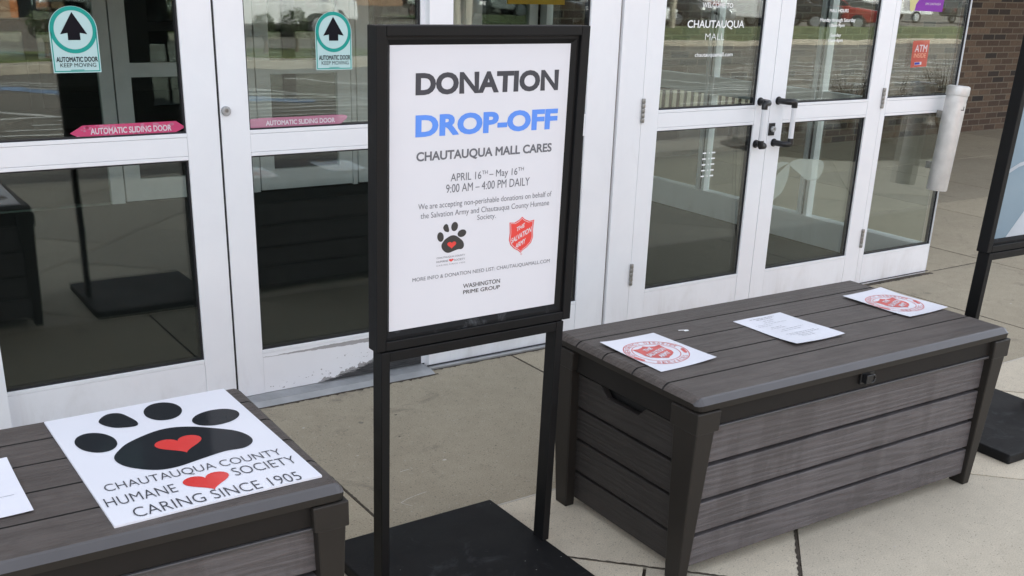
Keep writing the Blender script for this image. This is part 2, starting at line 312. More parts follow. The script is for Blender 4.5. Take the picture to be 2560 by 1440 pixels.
# ------------------------------------------------------------------ mesh helpers
class MB:
    """collects shapes; build() links them as ONE mesh object"""
    def __init__(s): s.v = []; s.f = []; s.mi = []; s.mats = []; s.tone = []
    def m(s, mat):
        mat = M[mat] if isinstance(mat, str) else mat
        if mat not in s.mats: s.mats.append(mat)
        return s.mats.index(mat)
    def add(s, vs, fs, mat):
        o = len(s.v); s.v += [tuple(p) for p in vs]; k = s.m(mat)
        for f in fs: s.f.append([i + o for i in f]); s.mi.append(k)
    def box(s, x0, x1, y0, y1, z0, z1, mat):
        s.add([(x0, y0, z0), (x1, y0, z0), (x1, y1, z0), (x0, y1, z0), (x0, y0, z1), (x1, y0, z1), (x1, y1, z1), (x0, y1, z1)],
              [(0, 3, 2, 1), (4, 5, 6, 7), (0, 1, 5, 4), (1, 2, 6, 5), (2, 3, 7, 6), (3, 0, 4, 7)], mat)
    def hexa(s, b4, t4, mat):
        s.add(list(b4) + list(t4), [(0, 3, 2, 1), (4, 5, 6, 7), (0, 1, 5, 4), (1, 2, 6, 5), (2, 3, 7, 6), (3, 0, 4, 7)], mat)
    def poly(s, pts, fn, mat):
        s.add([fn(*p) for p in pts], [list(range(len(pts)))], mat)
    def prism(s, pts, fn0, fn1, mat):
        n = len(pts); s.add([fn0(*p) for p in pts] + [fn1(*p) for p in pts],
              [list(range(n - 1, -1, -1)), list(range(n, 2 * n))] + [(i, (i + 1) % n, n + (i + 1) % n, n + i) for i in range(n)], mat)
    def tube(s, pts, r, mat, n=12, cap=True):
        pts = [Vector(p) for p in pts]; rs = r if isinstance(r, (list, tuple)) else [r] * len(pts)
        rings = []
        ref = None
        for i, p in enumerate(pts):
            d = ((pts[min(i + 1, len(pts) - 1)] - p).normalized() + (p - pts[max(i - 1, 0)]).normalized()).normalized()
            if ref is None: ref = Vector((0, 0, 1)) if abs(d.z) < 0.9 else Vector((1, 0, 0))
            a = (ref - d * ref.dot(d)).normalized(); b = d.cross(a); ref = a
            k = 1.0
            if 0 < i < len(pts) - 1:
                cs = (pts[i + 1] - p).normalized().dot((p - pts[i - 1]).normalized()); k = 1 / max(0.5, math.sqrt((1 + cs) / 2))
            rings.append([p + (a * math.cos(t) + b * math.sin(t)) * rs[i] for t in [2 * math.pi * j / n for j in range(n)]])
        vs = [q for ring in rings for q in ring]
        fs = [(i * n + j, i * n + (j + 1) % n, (i + 1) * n + (j + 1) % n, (i + 1) * n + j) for i in range(len(pts) - 1) for j in range(n)]
        if cap: fs += [list(range(n - 1, -1, -1)), list(range((len(pts) - 1) * n, len(pts) * n))]
        s.add(vs, fs, mat)
    def lathe(s, prof, mat, n=32, c=(0, 0, 0), axis='z'):
        vs = []
        for (r, z) in prof:
            for j in range(n):
                t = 2 * math.pi * j / n
                q = (r * math.cos(t), r * math.sin(t), z)
                if axis == 'y': q = (q[0], q[2], q[1])
                if axis == 'x': q = (q[2], q[0], q[1])
                vs.append((c[0] + q[0], c[1] + q[1], c[2] + q[2]))
        k = len(prof)
        fs = [(i * n + j, i * n + (j + 1) % n, (i + 1) * n + (j + 1) % n, (i + 1) * n + j) for i in range(k - 1) for j in range(n)]
        fs += [list(range(n - 1, -1, -1)), list(range((k - 1) * n, k * n))]
        s.add(vs, fs, mat)
    def text(s, string, rect, fn, mat, bold=0.0, shear=0.0):
        """rect = (u0, v0, u1, v1): the box of the letters' ink; fn maps (u, v) to 3-D"""
        vs, fs = glyphs(string, bold, shear)
        x0 = min(p[0] for p in vs); x1 = max(p[0] for p in vs); y0 = min(p[1] for p in vs); y1 = max(p[1] for p in vs)
        sx = (rect[2] - rect[0]) / (x1 - x0); sy = (rect[3] - rect[1]) / (y1 - y0)
        s.add([fn(rect[0] + (p[0] - x0) * sx, rect[1] + (p[1] - y0) * sy) for p in vs], fs, mat)
    def build(s, name, parent=None, loc=(0, 0, 0), bevel=0.0, seg=2, smooth=False, off=None, recalc=True):
        me = bpy.data.meshes.new(name)
        vs = s.v if off is None else [(p[0] - off[0], p[1] - off[1], p[2] - off[2]) for p in s.v]
        me.from_pydata(vs, [], s.f)
        for mt in s.mats: me.materials.append(mt)
        me.polygons.foreach_set("material_index", s.mi)
        if s.tone:
            at = me.attributes.new("tone", 'FLOAT', 'FACE'); at.data.foreach_set("value", s.tone)
        if recalc:
            bm = bmesh.new(); bm.from_mesh(me); bmesh.ops.recalc_face_normals(bm, faces=bm.faces); bm.to_mesh(me); bm.free()
        if smooth:
            me.polygons.foreach_set("use_smooth", [True] * len(me.polygons))
            try: me.set_sharp_from_angle(angle=R(40))
            except Exception: pass
        me.update()
        o = bpy.data.objects.new(name, me); C.objects.link(o); o.location = loc
        if parent: o.parent = parent
        if bevel:
            b = o.modifiers.new("bevel", 'BEVEL'); b.width = bevel; b.segments = seg; b.limit_method = 'ANGLE'; b.angle_limit = R(35)
        return o

_gl = {}
def glyphs(string, bold, shear):
    key = (string, bold, shear)
    if key in _gl: return _gl[key]
    cu = bpy.data.curves.new("lettering", 'FONT'); cu.body = string; cu.shear = shear; cu.resolution_u = 4; cu.fill_mode = 'BOTH'
    ob = bpy.data.objects.new("lettering", cu); C.objects.link(ob)
    dg = bpy.context.evaluated_depsgraph_get(); dg.update()
    me = bpy.data.meshes.new_from_object(ob.evaluated_get(dg))
    bm = bmesh.new(); bm.from_mesh(me); bmesh.ops.remove_doubles(bm, verts=bm.verts, dist=1e-5); bm.verts.index_update()
    nrm = {}
    if bold:                                   # embolden: push the outline outwards along its mitred normals
        for e in bm.edges:
            if len(e.link_faces) != 1: continue
            f = e.link_faces[0]; c = f.calc_center_median(); d = (e.verts[1].co - e.verts[0].co).normalized(); n = Vector((d.y, -d.x, 0))
            if n.dot(c - e.verts[0].co) > 0: n = -n
            for v in e.verts: nrm.setdefault(v.index, []).append(n)
    vs = []
    for v in bm.verts:
        q = v.co.copy(); ns = nrm.get(v.index)
        if ns:
            s_ = sum(ns, Vector()) / len(ns); l2 = max(s_.length_squared, 0.30); q += s_ / l2 * bold
        vs.append((q.x, q.y))
    r = (vs, [[v.index for v in f.verts] for f in bm.faces]); bm.free()
    bpy.data.objects.remove(ob); bpy.data.curves.remove(cu); bpy.data.meshes.remove(me)
    _gl[key] = r
    return r

def tag(o, label=None, cat=None, group=None, kind=None):
    if label: o["label"] = label
    if cat: o["category"] = cat
    if group: o["group"] = group
    if kind: o["kind"] = kind
    return o
def empty(name, loc, rz=0.0):
    o = bpy.data.objects.new(name, None); C.objects.link(o); o.location = loc; o.rotation_euler = (0, 0, rz); o.empty_display_size = 0.1
    return o
def dup(root):
    c = root.copy(); C.objects.link(c)
    for ch in list(root.children):
        k = ch.copy(); C.objects.link(k); k.parent = c
        for g in list(ch.children):
            q = g.copy(); C.objects.link(q); q.parent = k
    return c
def smoothpoly(pts, n=6):
    out = []; L = len(pts)
    for i in range(L):
        p0, p1, p2, p3 = [pts[(i + k - 1) % L] for k in range(4)]
        for j in range(n):
            t = j / n
            out.append(tuple(0.5 * (2 * p1[a] + (p2[a] - p0[a]) * t + (2 * p0[a] - 5 * p1[a] + 4 * p2[a] - p3[a]) * t * t + (3 * p1[a] - p0[a] - 3 * p2[a] + p3[a]) * t ** 3) for a in (0, 1)))
    return out
def circle(cx, cy, rx, ry=None, n=40, a=0.0):
    ry = rx if ry is None else ry
    return [(cx + rx * math.cos(t) * math.cos(a) - ry * math.sin(t) * math.sin(a), cy + rx * math.cos(t) * math.sin(a) + ry * math.sin(t) * math.cos(a)) for t in [2 * math.pi * k / n for k in range(n)]]
def ringmesh(mb, cx, cy, r0, r1, fn, mat, n=56):
    a = circle(cx, cy, r0, n=n); b = circle(cx, cy, r1, n=n)
    mb.add([fn(*p) for p in a + b], [(i, (i + 1) % n, n + (i + 1) % n, n + i) for i in range(n)], mat)
def heart(cx, cy, w, h, n=40):
    o = []
    for k in range(n):
        t = 2 * math.pi * k / n
        o.append((16 * math.sin(t) ** 3, 13 * math.cos(t) - 5 * math.cos(2 * t) - 2 * math.cos(3 * t) - math.cos(4 * t)))
    return [(cx + p[0] / 32 * w, cy + (p[1] + 2.5) / 29 * h) for p in o]
def shield(cx, cy, w, h):
    p = [(-.5, .38), (-.30, .36), (-.12, .42), (0, .5), (.12, .42), (.30, .36), (.5, .38), (.47, .1), (.49, -.1), (.42, -.25), (.25, -.37), (.1, -.43), (0, -.5), (-.1, -.43), (-.25, -.37), (-.42, -.25), (-.49, -.1), (-.47, .1)]
    return [(cx + a * w, cy + b * h) for a, b in p]
PAW_TOES = [[(0.224, 0.575), (0.179, 0.671), (0.105, 0.713), (0.037, 0.68), (0.007, 0.588), (0.029, 0.48), (0.093, 0.406), (0.168, 0.402), (0.22, 0.469)], [(0.202, 0.851), (0.268, 0.949), (0.347, 0.937), (0.392, 0.827), (0.409, 0.744), (0.392, 0.693), (0.335, 0.693), (0.254, 0.734)], [(0.709, 0.832), (0.692, 0.932), (0.629, 0.99), (0.549, 0.98), (0.491, 0.906), (0.48, 0.803), (0.523, 0.719), (0.599, 0.694), (0.672, 0.738)], [(1.003, 0.633), (0.948, 0.7), (0.85, 0.718), (0.754, 0.679), (0.705, 0.6), (0.726, 0.52), (0.807, 0.474), (0.91, 0.485), (0.988, 0.548)]]
PAW_PAD = [(0.155, 0.276), (0.212, 0.388), (0.305, 0.478), (0.495, 0.563), (0.658, 0.532), (0.837, 0.393), (0.909, 0.305), (0.938, 0.205), (0.921, 0.124), (0.852, 0.071), (0.732, 0.076), (0.576, 0.037), (0.426, 0.0), (0.305, 0.027), (0.187, 0.144)]

# ================================================================== SETTING
def clip(poly, a, b, c):
    """keep the part of poly where a*x + b*y <= c"""
    out = []
    for i in range(len(poly)):
        p, q = poly[i], poly[(i + 1) % len(poly)]
        dp, dq = a * p[0] + b * p[1] - c, a * q[0] + b * q[1] - c
        if dp <= 0: out.append(p)
        if dp * dq < 0:
            t = dp / (dp - dq); out.append((p[0] + (q[0] - p[0]) * t, p[1] + (q[1] - p[1]) * t))
    return out
G = 0.0055
pave = MB(); tones = []
def slab(poly, mat):
    if len(poly) < 3: return
    n0 = len(pave.f); t = random.random()
    pave.prism(poly, lambda x, y: (x, y, -0.014), lambda x, y: (x, y, 0.0), mat)
    tones.extend([t] * (len(pave.f) - n0))
xs = [-9.85, -8.55, -7.25, -5.95, -4.65, -3.35, -2.05, -0.75, 0.547, 1.845, 3.18, 4.515, 5.72, 7.0, 8.25, 9.9, 11.6, 13.4, 15.2]
for i in range(len(xs) - 1):
    x0, x1 = xs[i] + G, xs[i + 1] - G
    if x1 < 5.0 or x0 < 5.0:
        slab([(x0, -1.295), (x1, -1.295), (x1, 0.03), (x0, 0.03)] if x1 < 5.1 else [(x0, -1.295), (x1, -1.295), (x1, -0.005), (x0, -0.005)], 'conc_old')
    else:
        slab([(x0, -1.295), (x1, -1.295), (x1, -0.005), (x0, -0.005)], 'conc_old')
    if x1 > 5.2:
        for (ya, yb) in ((0.005, 1.42), (1.43, 2.9), (2.91, 4.3)):
            k = 0.10 if i % 2 else -0.08
            slab([(max(5.02, x0), ya), (x1, ya), (x1, yb), (max(5.02, x0), yb)], 'conc_old')
band = [(-10, -5.05), (15.2, -5.05), (15.2, -1.305), (-10, -1.305)]
for k in range(-9, 16):
    lo, hi = -0.76 + (k - 1) * 1.385, -0.76 + k * 1.385
    st = clip(clip(band, -1, -1, -(lo + G * 1.4)), 1, 1, hi - G * 1.4)
    if len(st) < 3: continue
    ph = 3.66 if k % 2 else 2.99
    for j in range(-14, 16):
        sp = 2.67 if k % 2 else 1.335; a, b_ = ph + sp * j, ph + sp * (j + 1)
        slab(clip(clip(st, -1, 1, -(a + G * 1.4)), 1, -1, b_ - G * 1.4), 'conc_new')
n0 = len(pave.f)
pave.box(-10, 15.2, -5.05, 0.03, -0.06, -0.013, 'joint'); pave.box(5.02, 15.2, 0.031, 4.3, -0.06, -0.013, 'joint')
pave.box(0.9, 15.0, -1.3035, -1.2965, -0.0135, 0.0006, 'caulk')
rr = random.Random(8)
def scratch(pts, wd):
    for (x0, y0), (x1, y1) in zip(pts, pts[1:]):
        d = Vector((x1 - x0, y1 - y0, 0)).normalized(); n = Vector((-d.y, d.x, 0)) * wd / 2
        pave.add([(x0 - n.x, y0 - n.y, .0009), (x1 - n.x * .6, y1 - n.y * .6, .0009), (x1 + n.x * .6, y1 + n.y * .6, .0009), (x0 + n.x, y0 + n.y, .0009)], [(0, 1, 2, 3)], 'caulk')
scratch([(.668, -1.119), (.700, -1.104), (.745, -1.094), (.786, -1.089)], .0035); scratch([(.669, -1.122), (.692, -1.160)], .0025); scratch([(.781, -.903), (.800, -.900), (.822, -.899)], .004)
for x, y, r_ in [(.973, -.894, .010), (.93, -.62, .006), (.71, -.70, .005), (1.02, -.42, .007), (1.21, -.88, .005), (.64, -.36, .007), (3.1, -1.05, .008), (4.9, -.7, .009), (4.0, -1.6, .006), (2.6, -2.25, .007), (1.9, -2.2, .006), (2.9, -2.1, .005)]:
    pave.poly([(x + r_ * math.cos(t) * rr.uniform(.6, 1.2), y + r_ * .7 * math.sin(t) * rr.uniform(.6, 1.2)) for t in [k * .9 for k in range(7)]], lambda u, v: (u, v, .0009), 'caulk' if rr.random() < .6 else 'joint')
tones.extend([0.5] * (len(pave.f) - n0)); pave.tone = tones
tag(pave.build("pavement"), kind='structure')

g = MB(); g.box(-120, 160, -160, -5.2, -0.35, -0.13, 'asphalt')
tag(g.build("car_park_asphalt"), kind='structure')
g = MB(); g.box(-150, 190, -190, 60, -0.6, -0.36, 'grass')
tag(g.build("ground"), kind='structure')
g = MB(); g.box(-10, 15.2, -5.2, -5.055, -0.3, 0.004, 'kerb')
tag(g.build("kerb", bevel=0.02), kind='structure')
mk = MB()
def stripe(p, q, wd, mat='stripe', z=-0.126):
    p, q = Vector((*p, 0)), Vector((*q, 0)); n = (q - p).normalized().cross(Vector((0, 0, 1))) * wd / 2
    mk.add([(a.x, a.y, z) for a in (p - n, q - n, q + n, p + n)], [(0, 1, 2, 3)], mat)
for i in range(26):
    x = -14 + i * 2.6
    stripe((x, -14.6), (x + 3.0, -10.4), 0.11, "stripe", -0.1275)
    if i > 8: stripe((x, -25.5), (x + 2.5, -30.0), 0.11, "stripe", -0.1275)
for i in range(12):
    stripe((0.2 + i * 0.35, -8.2 - 0.35 * i), (2.6 + i * 1.1, -7.6 - 0.30 * i), 0.07, 'stripe', -0.1265 + .0004 * i)
for i in range(7):
    stripe((1.2 + 0.5 * i, -14.8 + 0.5 * i), (2.5 + 0.55 * i, -13.7 + 0.45 * i), 0.42, 'stripeblue', -0.126 + 0.0005 * i)
    stripe((1.0 + 0.7 * i, -15.2 + 0.62 * i), (2.9 + 0.7 * i, -14.6 + 0.55 * i), 0.10, 'stripe', -0.121 + 0.0005 * i)
stripe((-14, -10.35), (22, -10.35), 0.10); stripe((-14, -7.1), (22, -6.6), 0.08)
for i in range(9): stripe((10 + i * 1.1, -8.0 - i * 0.9), (18 + i * 2, -7.2 - i * 1.0), 0.09)
tag(mk.build("road_markings", recalc=False), kind='structure')
# median with kerb and grass, far verge
g = MB(); g.box(-6, 14, -19.2, -16.4, -0.2, 0.03, 'kerb'); g.box(20, 90, -21.2, -20.9, -0.2, 0.02, 'kerb'); g.box(20, 95, -29.3, -29.0, -0.2, 0.02, 'kerb')
tag(g.build("median_kerb", bevel=0.02), kind='structure')
g = MB(); g.box(-5.8, 13.8, -19.0, -16.9, -0.1, 0.05, 'grass'); g.box(20, 90, -29.0, -21.2, -0.1, 0.03, 'grass')
tag(g.build("grass_verge"), kind='structure')
g = MB()
pts = [(7.75, -4.2), (8.1, -3.35), (9.2, -3.0), (10.6, -3.1), (11.6, -3.6), (11.5, -4.9), (9.6, -5.0), (8.1, -4.9)]
sp_ = smoothpoly(pts, 5); cen = (9.6, -4.1)
ins = [(cen[0] + (x - cen[0]) * 0.75, cen[1] + (y - cen[1]) * 0.75) for x, y in sp_]
n_ = len(sp_)
g.add([(x, y, 0.002) for x, y in sp_] + [(x, y, 0.07 + 0.03 * random.random()) for x, y in ins] + [(cen[0], cen[1], 0.1)],
      [(i, (i + 1) % n_, n_ + (i + 1) % n_, n_ + i) for i in range(n_)] + [(n_ + i, n_ + (i + 1) % n_, 2 * n_) for i in range(n_)], 'mulch')
tag(g.build("mulch_bed", smooth=True), kind='structure')

# inside floor, back hall and roof
g = MB(); g.box(-4.0, 4.96, 0.075, 4.24, -0.05, 0.0, 'carpet')
tag(g.build("vestibule_floor"), kind='structure')
g = MB(); g.box(-4.0, 8.0, 4.36, 12, -0.05, 0.0, 'darkwall'); g.box(-4.0, 8.0, 12.0, 12.1, 0, 2.9, 'darkwall'); g.box(-4.1, -4.0, 4.4, 12, 0, 2.9, 'darkwall'); g.box(8.0, 8.1, 4.5, 12, 0, 2.9, 'darkwall'); g.box(-4.1, 8.1, 4.4, 12.1, 2.9, 3.0, 'darkwall')
tag(g.build("mall_hall_interior"), kind='structure')
g = MB(); g.box(-4.2, 5.3, -0.3, 4.28, 3.95, 4.4, 'soffit'); g.box(-4.25, 5.35, -0.36, -0.3, 3.9, 4.6, 'tan')
tag(g.build("vestibule_canopy"), "flat roof of the entrance vestibule above the white doors", "canopy")
g = MB(); g.box(5.36, 20.0, 1.6, 4.28, 3.0, 3.35, 'soffit'); g.box(5.36, 20.0, 1.54, 1.599, 2.9, 3.5, 'tan')  # overhang added out of view to darken the pavement and brick
tag(g.build("added_shade_canopy"), "added out-of-view canopy shading the pavement along the brick wall", "canopy")
t = empty("unseen_end_window", (-4.03, 0.06, 0)); tag(t, "unseen left end wall of the entrance vestibule, glazed to let in more light", "window wall")
q = MB(); q.box(-.03, .03, 0, 4.18, 0, .19, 'white')  # end wall out of view, made of glass to brighten the vestibule
for a in (0, 1.35, 2.75, 4.12): q.box(-.03, .03, a, a + .06, .19, 2.7, 'innerframe')
q.build("frame", t)
q = MB(); q.box(-.005, .005, .06, 4.12, .19, 2.7, 'clear'); q.build("glass_pane", t)

# ================================================================== ENTRANCE
def ring(mb, x0, x1, z0, z1, wl, wr, wb, wt, y0, y1, mat):
    mb.box(x0, x0 + wl, y0, y1, z0, z1, mat); mb.box(x1 - wr, x1, y0, y1, z0, z1, mat)
    mb.box(x0 + wl, x1 - wr, y0, y1, z0, z0 + wb, mat); mb.box(x0 + wl, x1 - wr, y0, y1, z1 - wt, z1, mat)
ZR0, ZR1, ZB, ZT = 1.005, 1.104, 0.202, 2.2
def leaf(name, label, cat, x0, x1, y, wl, wr, zbot, zb=ZB, ztop=ZT, group=None, railmat='white', gl='glass', stiles=True, bottommat=None):
    """framed glazed leaf: bottom rail, mid rail, stiles, beads, gaskets and two panes. Local x starts at x0."""
    t = empty(name, (x0, y, 0)); tag(t, label, cat, group)
    W = x1 - x0; f = MB(); D = 0.045
    f.box(0, wl, 0, D, zbot, ztop, 'white'); f.box(W - wr, W, 0, D, zbot, ztop, 'white')
    a, b = wl + 0.0006, W - wr - 0.0006; bd = 0.014
    f.box(a, b, 0.0015, D, zbot, zb - bd - .001, bottommat or 'white'); f.box(a, b, 0.0005, 0.03, zb - bd, zb, 'bead')
    f.box(a, b, 0.0005, 0.03, ZR0, ZR0 + bd, 'bead'); f.box(a, b, 0.0015, D, ZR0 + bd + .001, ZR1 - bd - .001, 'white'); f.box(a, b, 0.0005, 0.03, ZR1 - bd, ZR1, 'bead')
    f.box(a, b, 0.0015, D, ztop - 0.1, ztop, 'white')
    f.build("frame", t, bevel=0.0012, seg=1)
    for (za, zc) in ((zb, ZR0), (ZR1, ztop - 0.1)):
        q = MB(); ring(q, wl - .0005, W - wr + .0005, za - .0005, zc + .0005, .007, .007, .007, .007, 0.010, 0.040, 'gasket')
        p = MB(); p.box(wl + .003, W - wr - .003, 0.014, 0.034, za + .003, zc - .003, gl)
        pn = p.build("glass_pane", t); q.build("gasket", pn)
    return t

doorA = leaf("sliding_door", "left white sliding door, its glass carrying the brighter pink strip and a black arrow sticker", "sliding door", -0.52, 0.5195, 0.041, 0.165, 0.124, 0.012, group="automatic sliding doors")
doorB = leaf("sliding_door", "right white sliding door with keyed lock and scuffed peeling bottom rail", "sliding door", 0.5290, 1.52, 0.041, 0.1120, 0.122, 0.012, group="automatic sliding doors", bottommat='peel')
# dark meeting seam edges
s_ = MB(); s_.box(1.0402, 1.0478, 0.006, 0.04, 0.012, 2.2, 'gasket'); s_.build("edge_seal", doorA)
# lock
lk = MB(); lk.lathe([(0.0001, -0.012), (0.0145, -0.012), (0.0185, -0.006), (0.0185, 0.0)], 'alu', 24, (0.021, 0, 1.181), 'y')
lk.lathe([(0.0001, -0.0145), (0.007, -0.0145), (0.007, -0.011)], 'steel', 16, (0.021, 0, 1.183), 'y'); lk.box(0.0203, 0.0217, -0.0152, -0.0142, 1.179, 1.187, 'gasket')
lk.build("lock", doorB, smooth=True)

def arrow_sticker(parent, x0, x1, zb, zt, y=0.0125):
    """arched pale teal sticker with ring, arrow and two lines"""
    q = MB(); W = x1 - x0; cx = (x0 + x1) / 2; r = W / 2; zc = zt - r * 0.98
    L = lambda k: (lambda u, v: (u, y - k * 0.0004, v))
    arch = [(x0, zb), (x1, zb)] + [(cx + r * math.cos(t), zc + r * 0.98 * math.sin(t)) for t in [math.pi * k / 24 for k in range(25)]]
    q.poly(arch, L(0), 'tealpale')
    ringmesh(q, cx, zc, r * 0.80, r * 0.97, L(1), 'teal')
    z1 = zc - r * 0.1; e = 0.0035
    for (a, b, c, d) in ((x0 + e, x0 + 2 * e, zb + e, z1), (x1 - 2 * e, x1 - e, zb + e, z1), (x0 + 2 * e, x1 - 2 * e, zb + e, zb + 2 * e)):
        q.poly([(a, c), (b, c), (b, d), (a, d)], L(1), 'teal')
    k = r * 0.8
    q.poly([(cx, zc + k * .92), (cx + k * .70, zc - k * .22), (cx + k * .32, zc - k * .15), (cx + k * .32, zc - k * .52), (cx - k * .32, zc - k * .52), (cx - k * .32, zc - k * .15), (cx - k * .70, zc - k * .22)], L(2), 'blackfilm')
    h = (zc - r) - zb
    q.text("AUTOMATIC DOOR", (x0 + W * .08, zb + h * .58, x1 - W * .05, zb + h * .86), L(2), 'blackfilm', 0.028)
    q.text("KEEP MOVING", (x0 + W * .15, zb + h * .30, x1 - W * .10, zb + h * .52), L(2), 'blackfilm')
    q.poly([(cx - W * .14, zb + h * .13), (cx + W * .14, zb + h * .13), (cx + W * .14, zb + h * .165), (cx - W * .14, zb + h * .165)], L(2), 'teal')
    return q.build("arrow_sticker", parent, recalc=False)
oA, oB = -0.52, 0.5290
arrow_sticker(doorA, -0.047 - oA, 0.113 - oA, 1.3305, 1.551)
arrow_sticker(doorB, 0.932 - oB, 1.088 - oB, 1.3215, 1.541)
def strip_sticker(parent, x0, x1, z0, z1, pale, y=0.0125):
    q = MB(); W = x1 - x0; h = z1 - z0; zm = (z0 + z1) / 2
    L = lambda k: (lambda u, v: (u, y - k * 0.0004, v))
    m1 = 'pinkpale' if pale else 'pink'
    e = 0.11 * W
    out = [(x0, zm - h * .1), (x0 + e * .7, z0), (x1 - e * 1.0, z0 + h * .02), (x1, zm - h * .02), (x1 - e * .75, z1), (x0 + e, z1 - h * .03)]
    if pale: out = smoothpoly([(x0, z0 + h * .1), (x0 + .3 * W, z0), (x1 - .12 * W, z0), (x1 - .02 * W, zm - h * .1), (x1, zm), (x1 - .03 * W, z1), (x0 + .5 * W, z1), (x0, z1 - h * .05)], 3)
    q.poly(out, L(0), m1)
    if not pale:   # craquelure: scattered darker flakes
        rr = random.Random(3)
        for k in range(46):
            u = x0 + W * (.06 + .88 * rr.random()); vv = z0 + h * rr.choice([rr.uniform(.06, .24), rr.uniform(.76, .94), rr.uniform(.1, .9)])
            a = rr.uniform(.004, .010); n = rr.randint(4, 6)
            q.poly([(u + a * math.cos(6.28 * j / n + k) * rr.uniform(.7, 1.2), min(z1 - .001, max(z0 + .001, vv + a * .7 * math.sin(6.28 * j / n + k)))) for j in range(n)], L(1), 'pinkpale' if k % 3 else 'pink')
    q.text("AUTOMATIC SLIDING DOOR", (x0 + W * .17, z0 + h * .24, x1 - W * (.13 if not pale else .12), z0 + h * .74), L(2), 'whitefilm', 0.03)
    return q.build("strip_sticker", parent, recalc=False)
strip_sticker(doorA, -0.018 - oA, 0.396 - oA, 1.1055, 1.1505, False)
strip_sticker(doorB, 0.641 - oB, 1.055 - oB, 1.108, 1.146, True)

# sidelights either side of the sliding doors
side1 = leaf("sidelight", "fixed white sidelight panel partly hidden behind the donation sign", "window", 1.415, 2.378, 0.0, 0.113, 0.131, 0.0, group="fixed entrance sidelights")
side0 = leaf("sidelight", "fixed white sidelight panel at the far left edge of the sliding doors", "window", -1.35, -0.3515, 0.0, 0.12, 0.12, 0.0, group="fixed entrance sidelights")

# swing doors
d1 = leaf("swing_door", "white swing door lettered with the welcome and the mall's name", "door", 2.5865, 3.4635, 0.0, 0.1055, 0.106, 0.008, group="paired swing doors")
d2 = leaf("swing_door", "white swing door with keyed lock and the mall hours lettered on its glass", "door", 3.4665, 4.3695, 0.0, 0.1055, 0.119, 0.008, group="paired swing doors")
corner = leaf("corner_window", "white framed corner window with the red ATM sticker, beside the swing doors", "window", 4.4125, 5.06, 0.0, 0.002, 0.002, 0.0, zb=0.187, gl='clear')
f = corner.children[0]
def handle(parent, xm, xb):
    h = MB()
    for z, k in ((1.122, -1), (0.905, 1)):
        h.tube([(xm, 0.0, z), (xm, -0.055, z), (xm + (xb - xm) * .35, -0.074, z), (xb - (xb - xm) * .1, -0.078, z), (xb, -0.078, z + k * .008), (xb, -0.078, z + k * 0.030)], [.0155, .0155, .0165, .0165, .0165, .0155], 'blackplastic', 16)
        h.lathe([(.0001, -.004), (.021, -.004), (.021, 0.0)], 'blackplastic', 20, (xm, 0, z), 'y')
    o = h.build("pull_handle", parent, smooth=True)
    gp = MB(); gp.tube([(xb, -0.078, 1.094), (xb, -0.078, 0.933)], .0135, 'handlewhite', 18); gp.build("grip", o, smooth=True)
handle(d1, 3.385 - 2.5865, 3.340 - 2.5865)
handle(d2, 3.520 - 3.4665, 3.562 - 3.4665)
lk = MB(); lk.box(0.004, 0.046, -0.006, 0.0, 0.944, 1.008, 'blackplastic'); lk.lathe([(0.0001, -0.018), (0.0135, -0.018), (0.016, -0.012), (0.016, -0.004)], 'alu', 20, (0.030, 0, 0.977), 'y')
lk.lathe([(0.0001, -0.0195), (0.006, -0.0195), (0.006, -0.017)], 'steel', 14, (0.030, 0, 0.979), 'y'); lk.build("lock", d2, smooth=True)
def hinge(parent, x, z0, z1):
    h = MB(); n = 5; dz = (z1 - z0) / n
    for i in range(n): h.lathe([(.0001, z0 + i * dz + .0008), (.0085, z0 + i * dz + .0008), (.0095, z0 + i * dz + .003), (.0095, z0 + (i + 1) * dz - .003), (.0085, z0 + (i + 1) * dz - .0008), (.0001, z0 + (i + 1) * dz - .0008)], 'steel', 14, (x, -.006, 0))
    h.build("hinge", parent, smooth=True)
for z0, z1 in ((1.050, 1.164), (0.240, 0.352)):
    hinge(d1, 0.001, z0, z1); hinge(d2, 4.370 - 3.4665, z0, z1)
def letters(parent, name, ox, items, mat='vinyl'):
    q = MB()
    for (s, x0, x1, z0, z1, bold) in items:
        q.text(s, (x0 - ox, z0, x1 - ox, z1), lambda u, v: (u, 0.0125, v), mat, bold)
    return q.build(name, parent, recalc=False)
le = letters(d1, "lettering", 2.5865, [("WELCOME TO", 2.932, 3.135, 1.577, 1.600, .015), ("CHAUTAUQUA", 2.845, 3.226, 1.477, 1.519, .015), ("MALL", 2.968, 3.097, 1.428, 1.458, -0.012), ("chautauquamall.com", 2.910, 3.165, 1.343, 1.368, .012)])
letters(d2, "lettering", 3.4665, [("MALL HOURS", 3.846, 3.995, 1.563, 1.580, .015), ("Monday through Saturday", 3.780, 4.062, 1.509, 1.534, .015), ("10am-9pm", 3.860, 3.979, 1.484, 1.506, .015), ("Sunday", 3.876, 3.961, 1.435, 1.456, .015), ("11am-6pm", 3.864, 3.979, 1.408, 1.430, .015)])
q = MB()
for r_ in range(5):
    z = 0.876 - r_ * 0.0295; x = 3.024 - 2.5865
    for (a, b_) in ((0, .024), (.042, .050), (.062, .088)):
        q.poly([(x + a, z - .0035), (x + b_, z - .0045), (x + b_, z + .003), (x + a, z + .0035)], lambda u, v: (u, 0.0125, v), 'vinyl')
q.build("opening_times_text", d1, recalc=False)
q = MB()
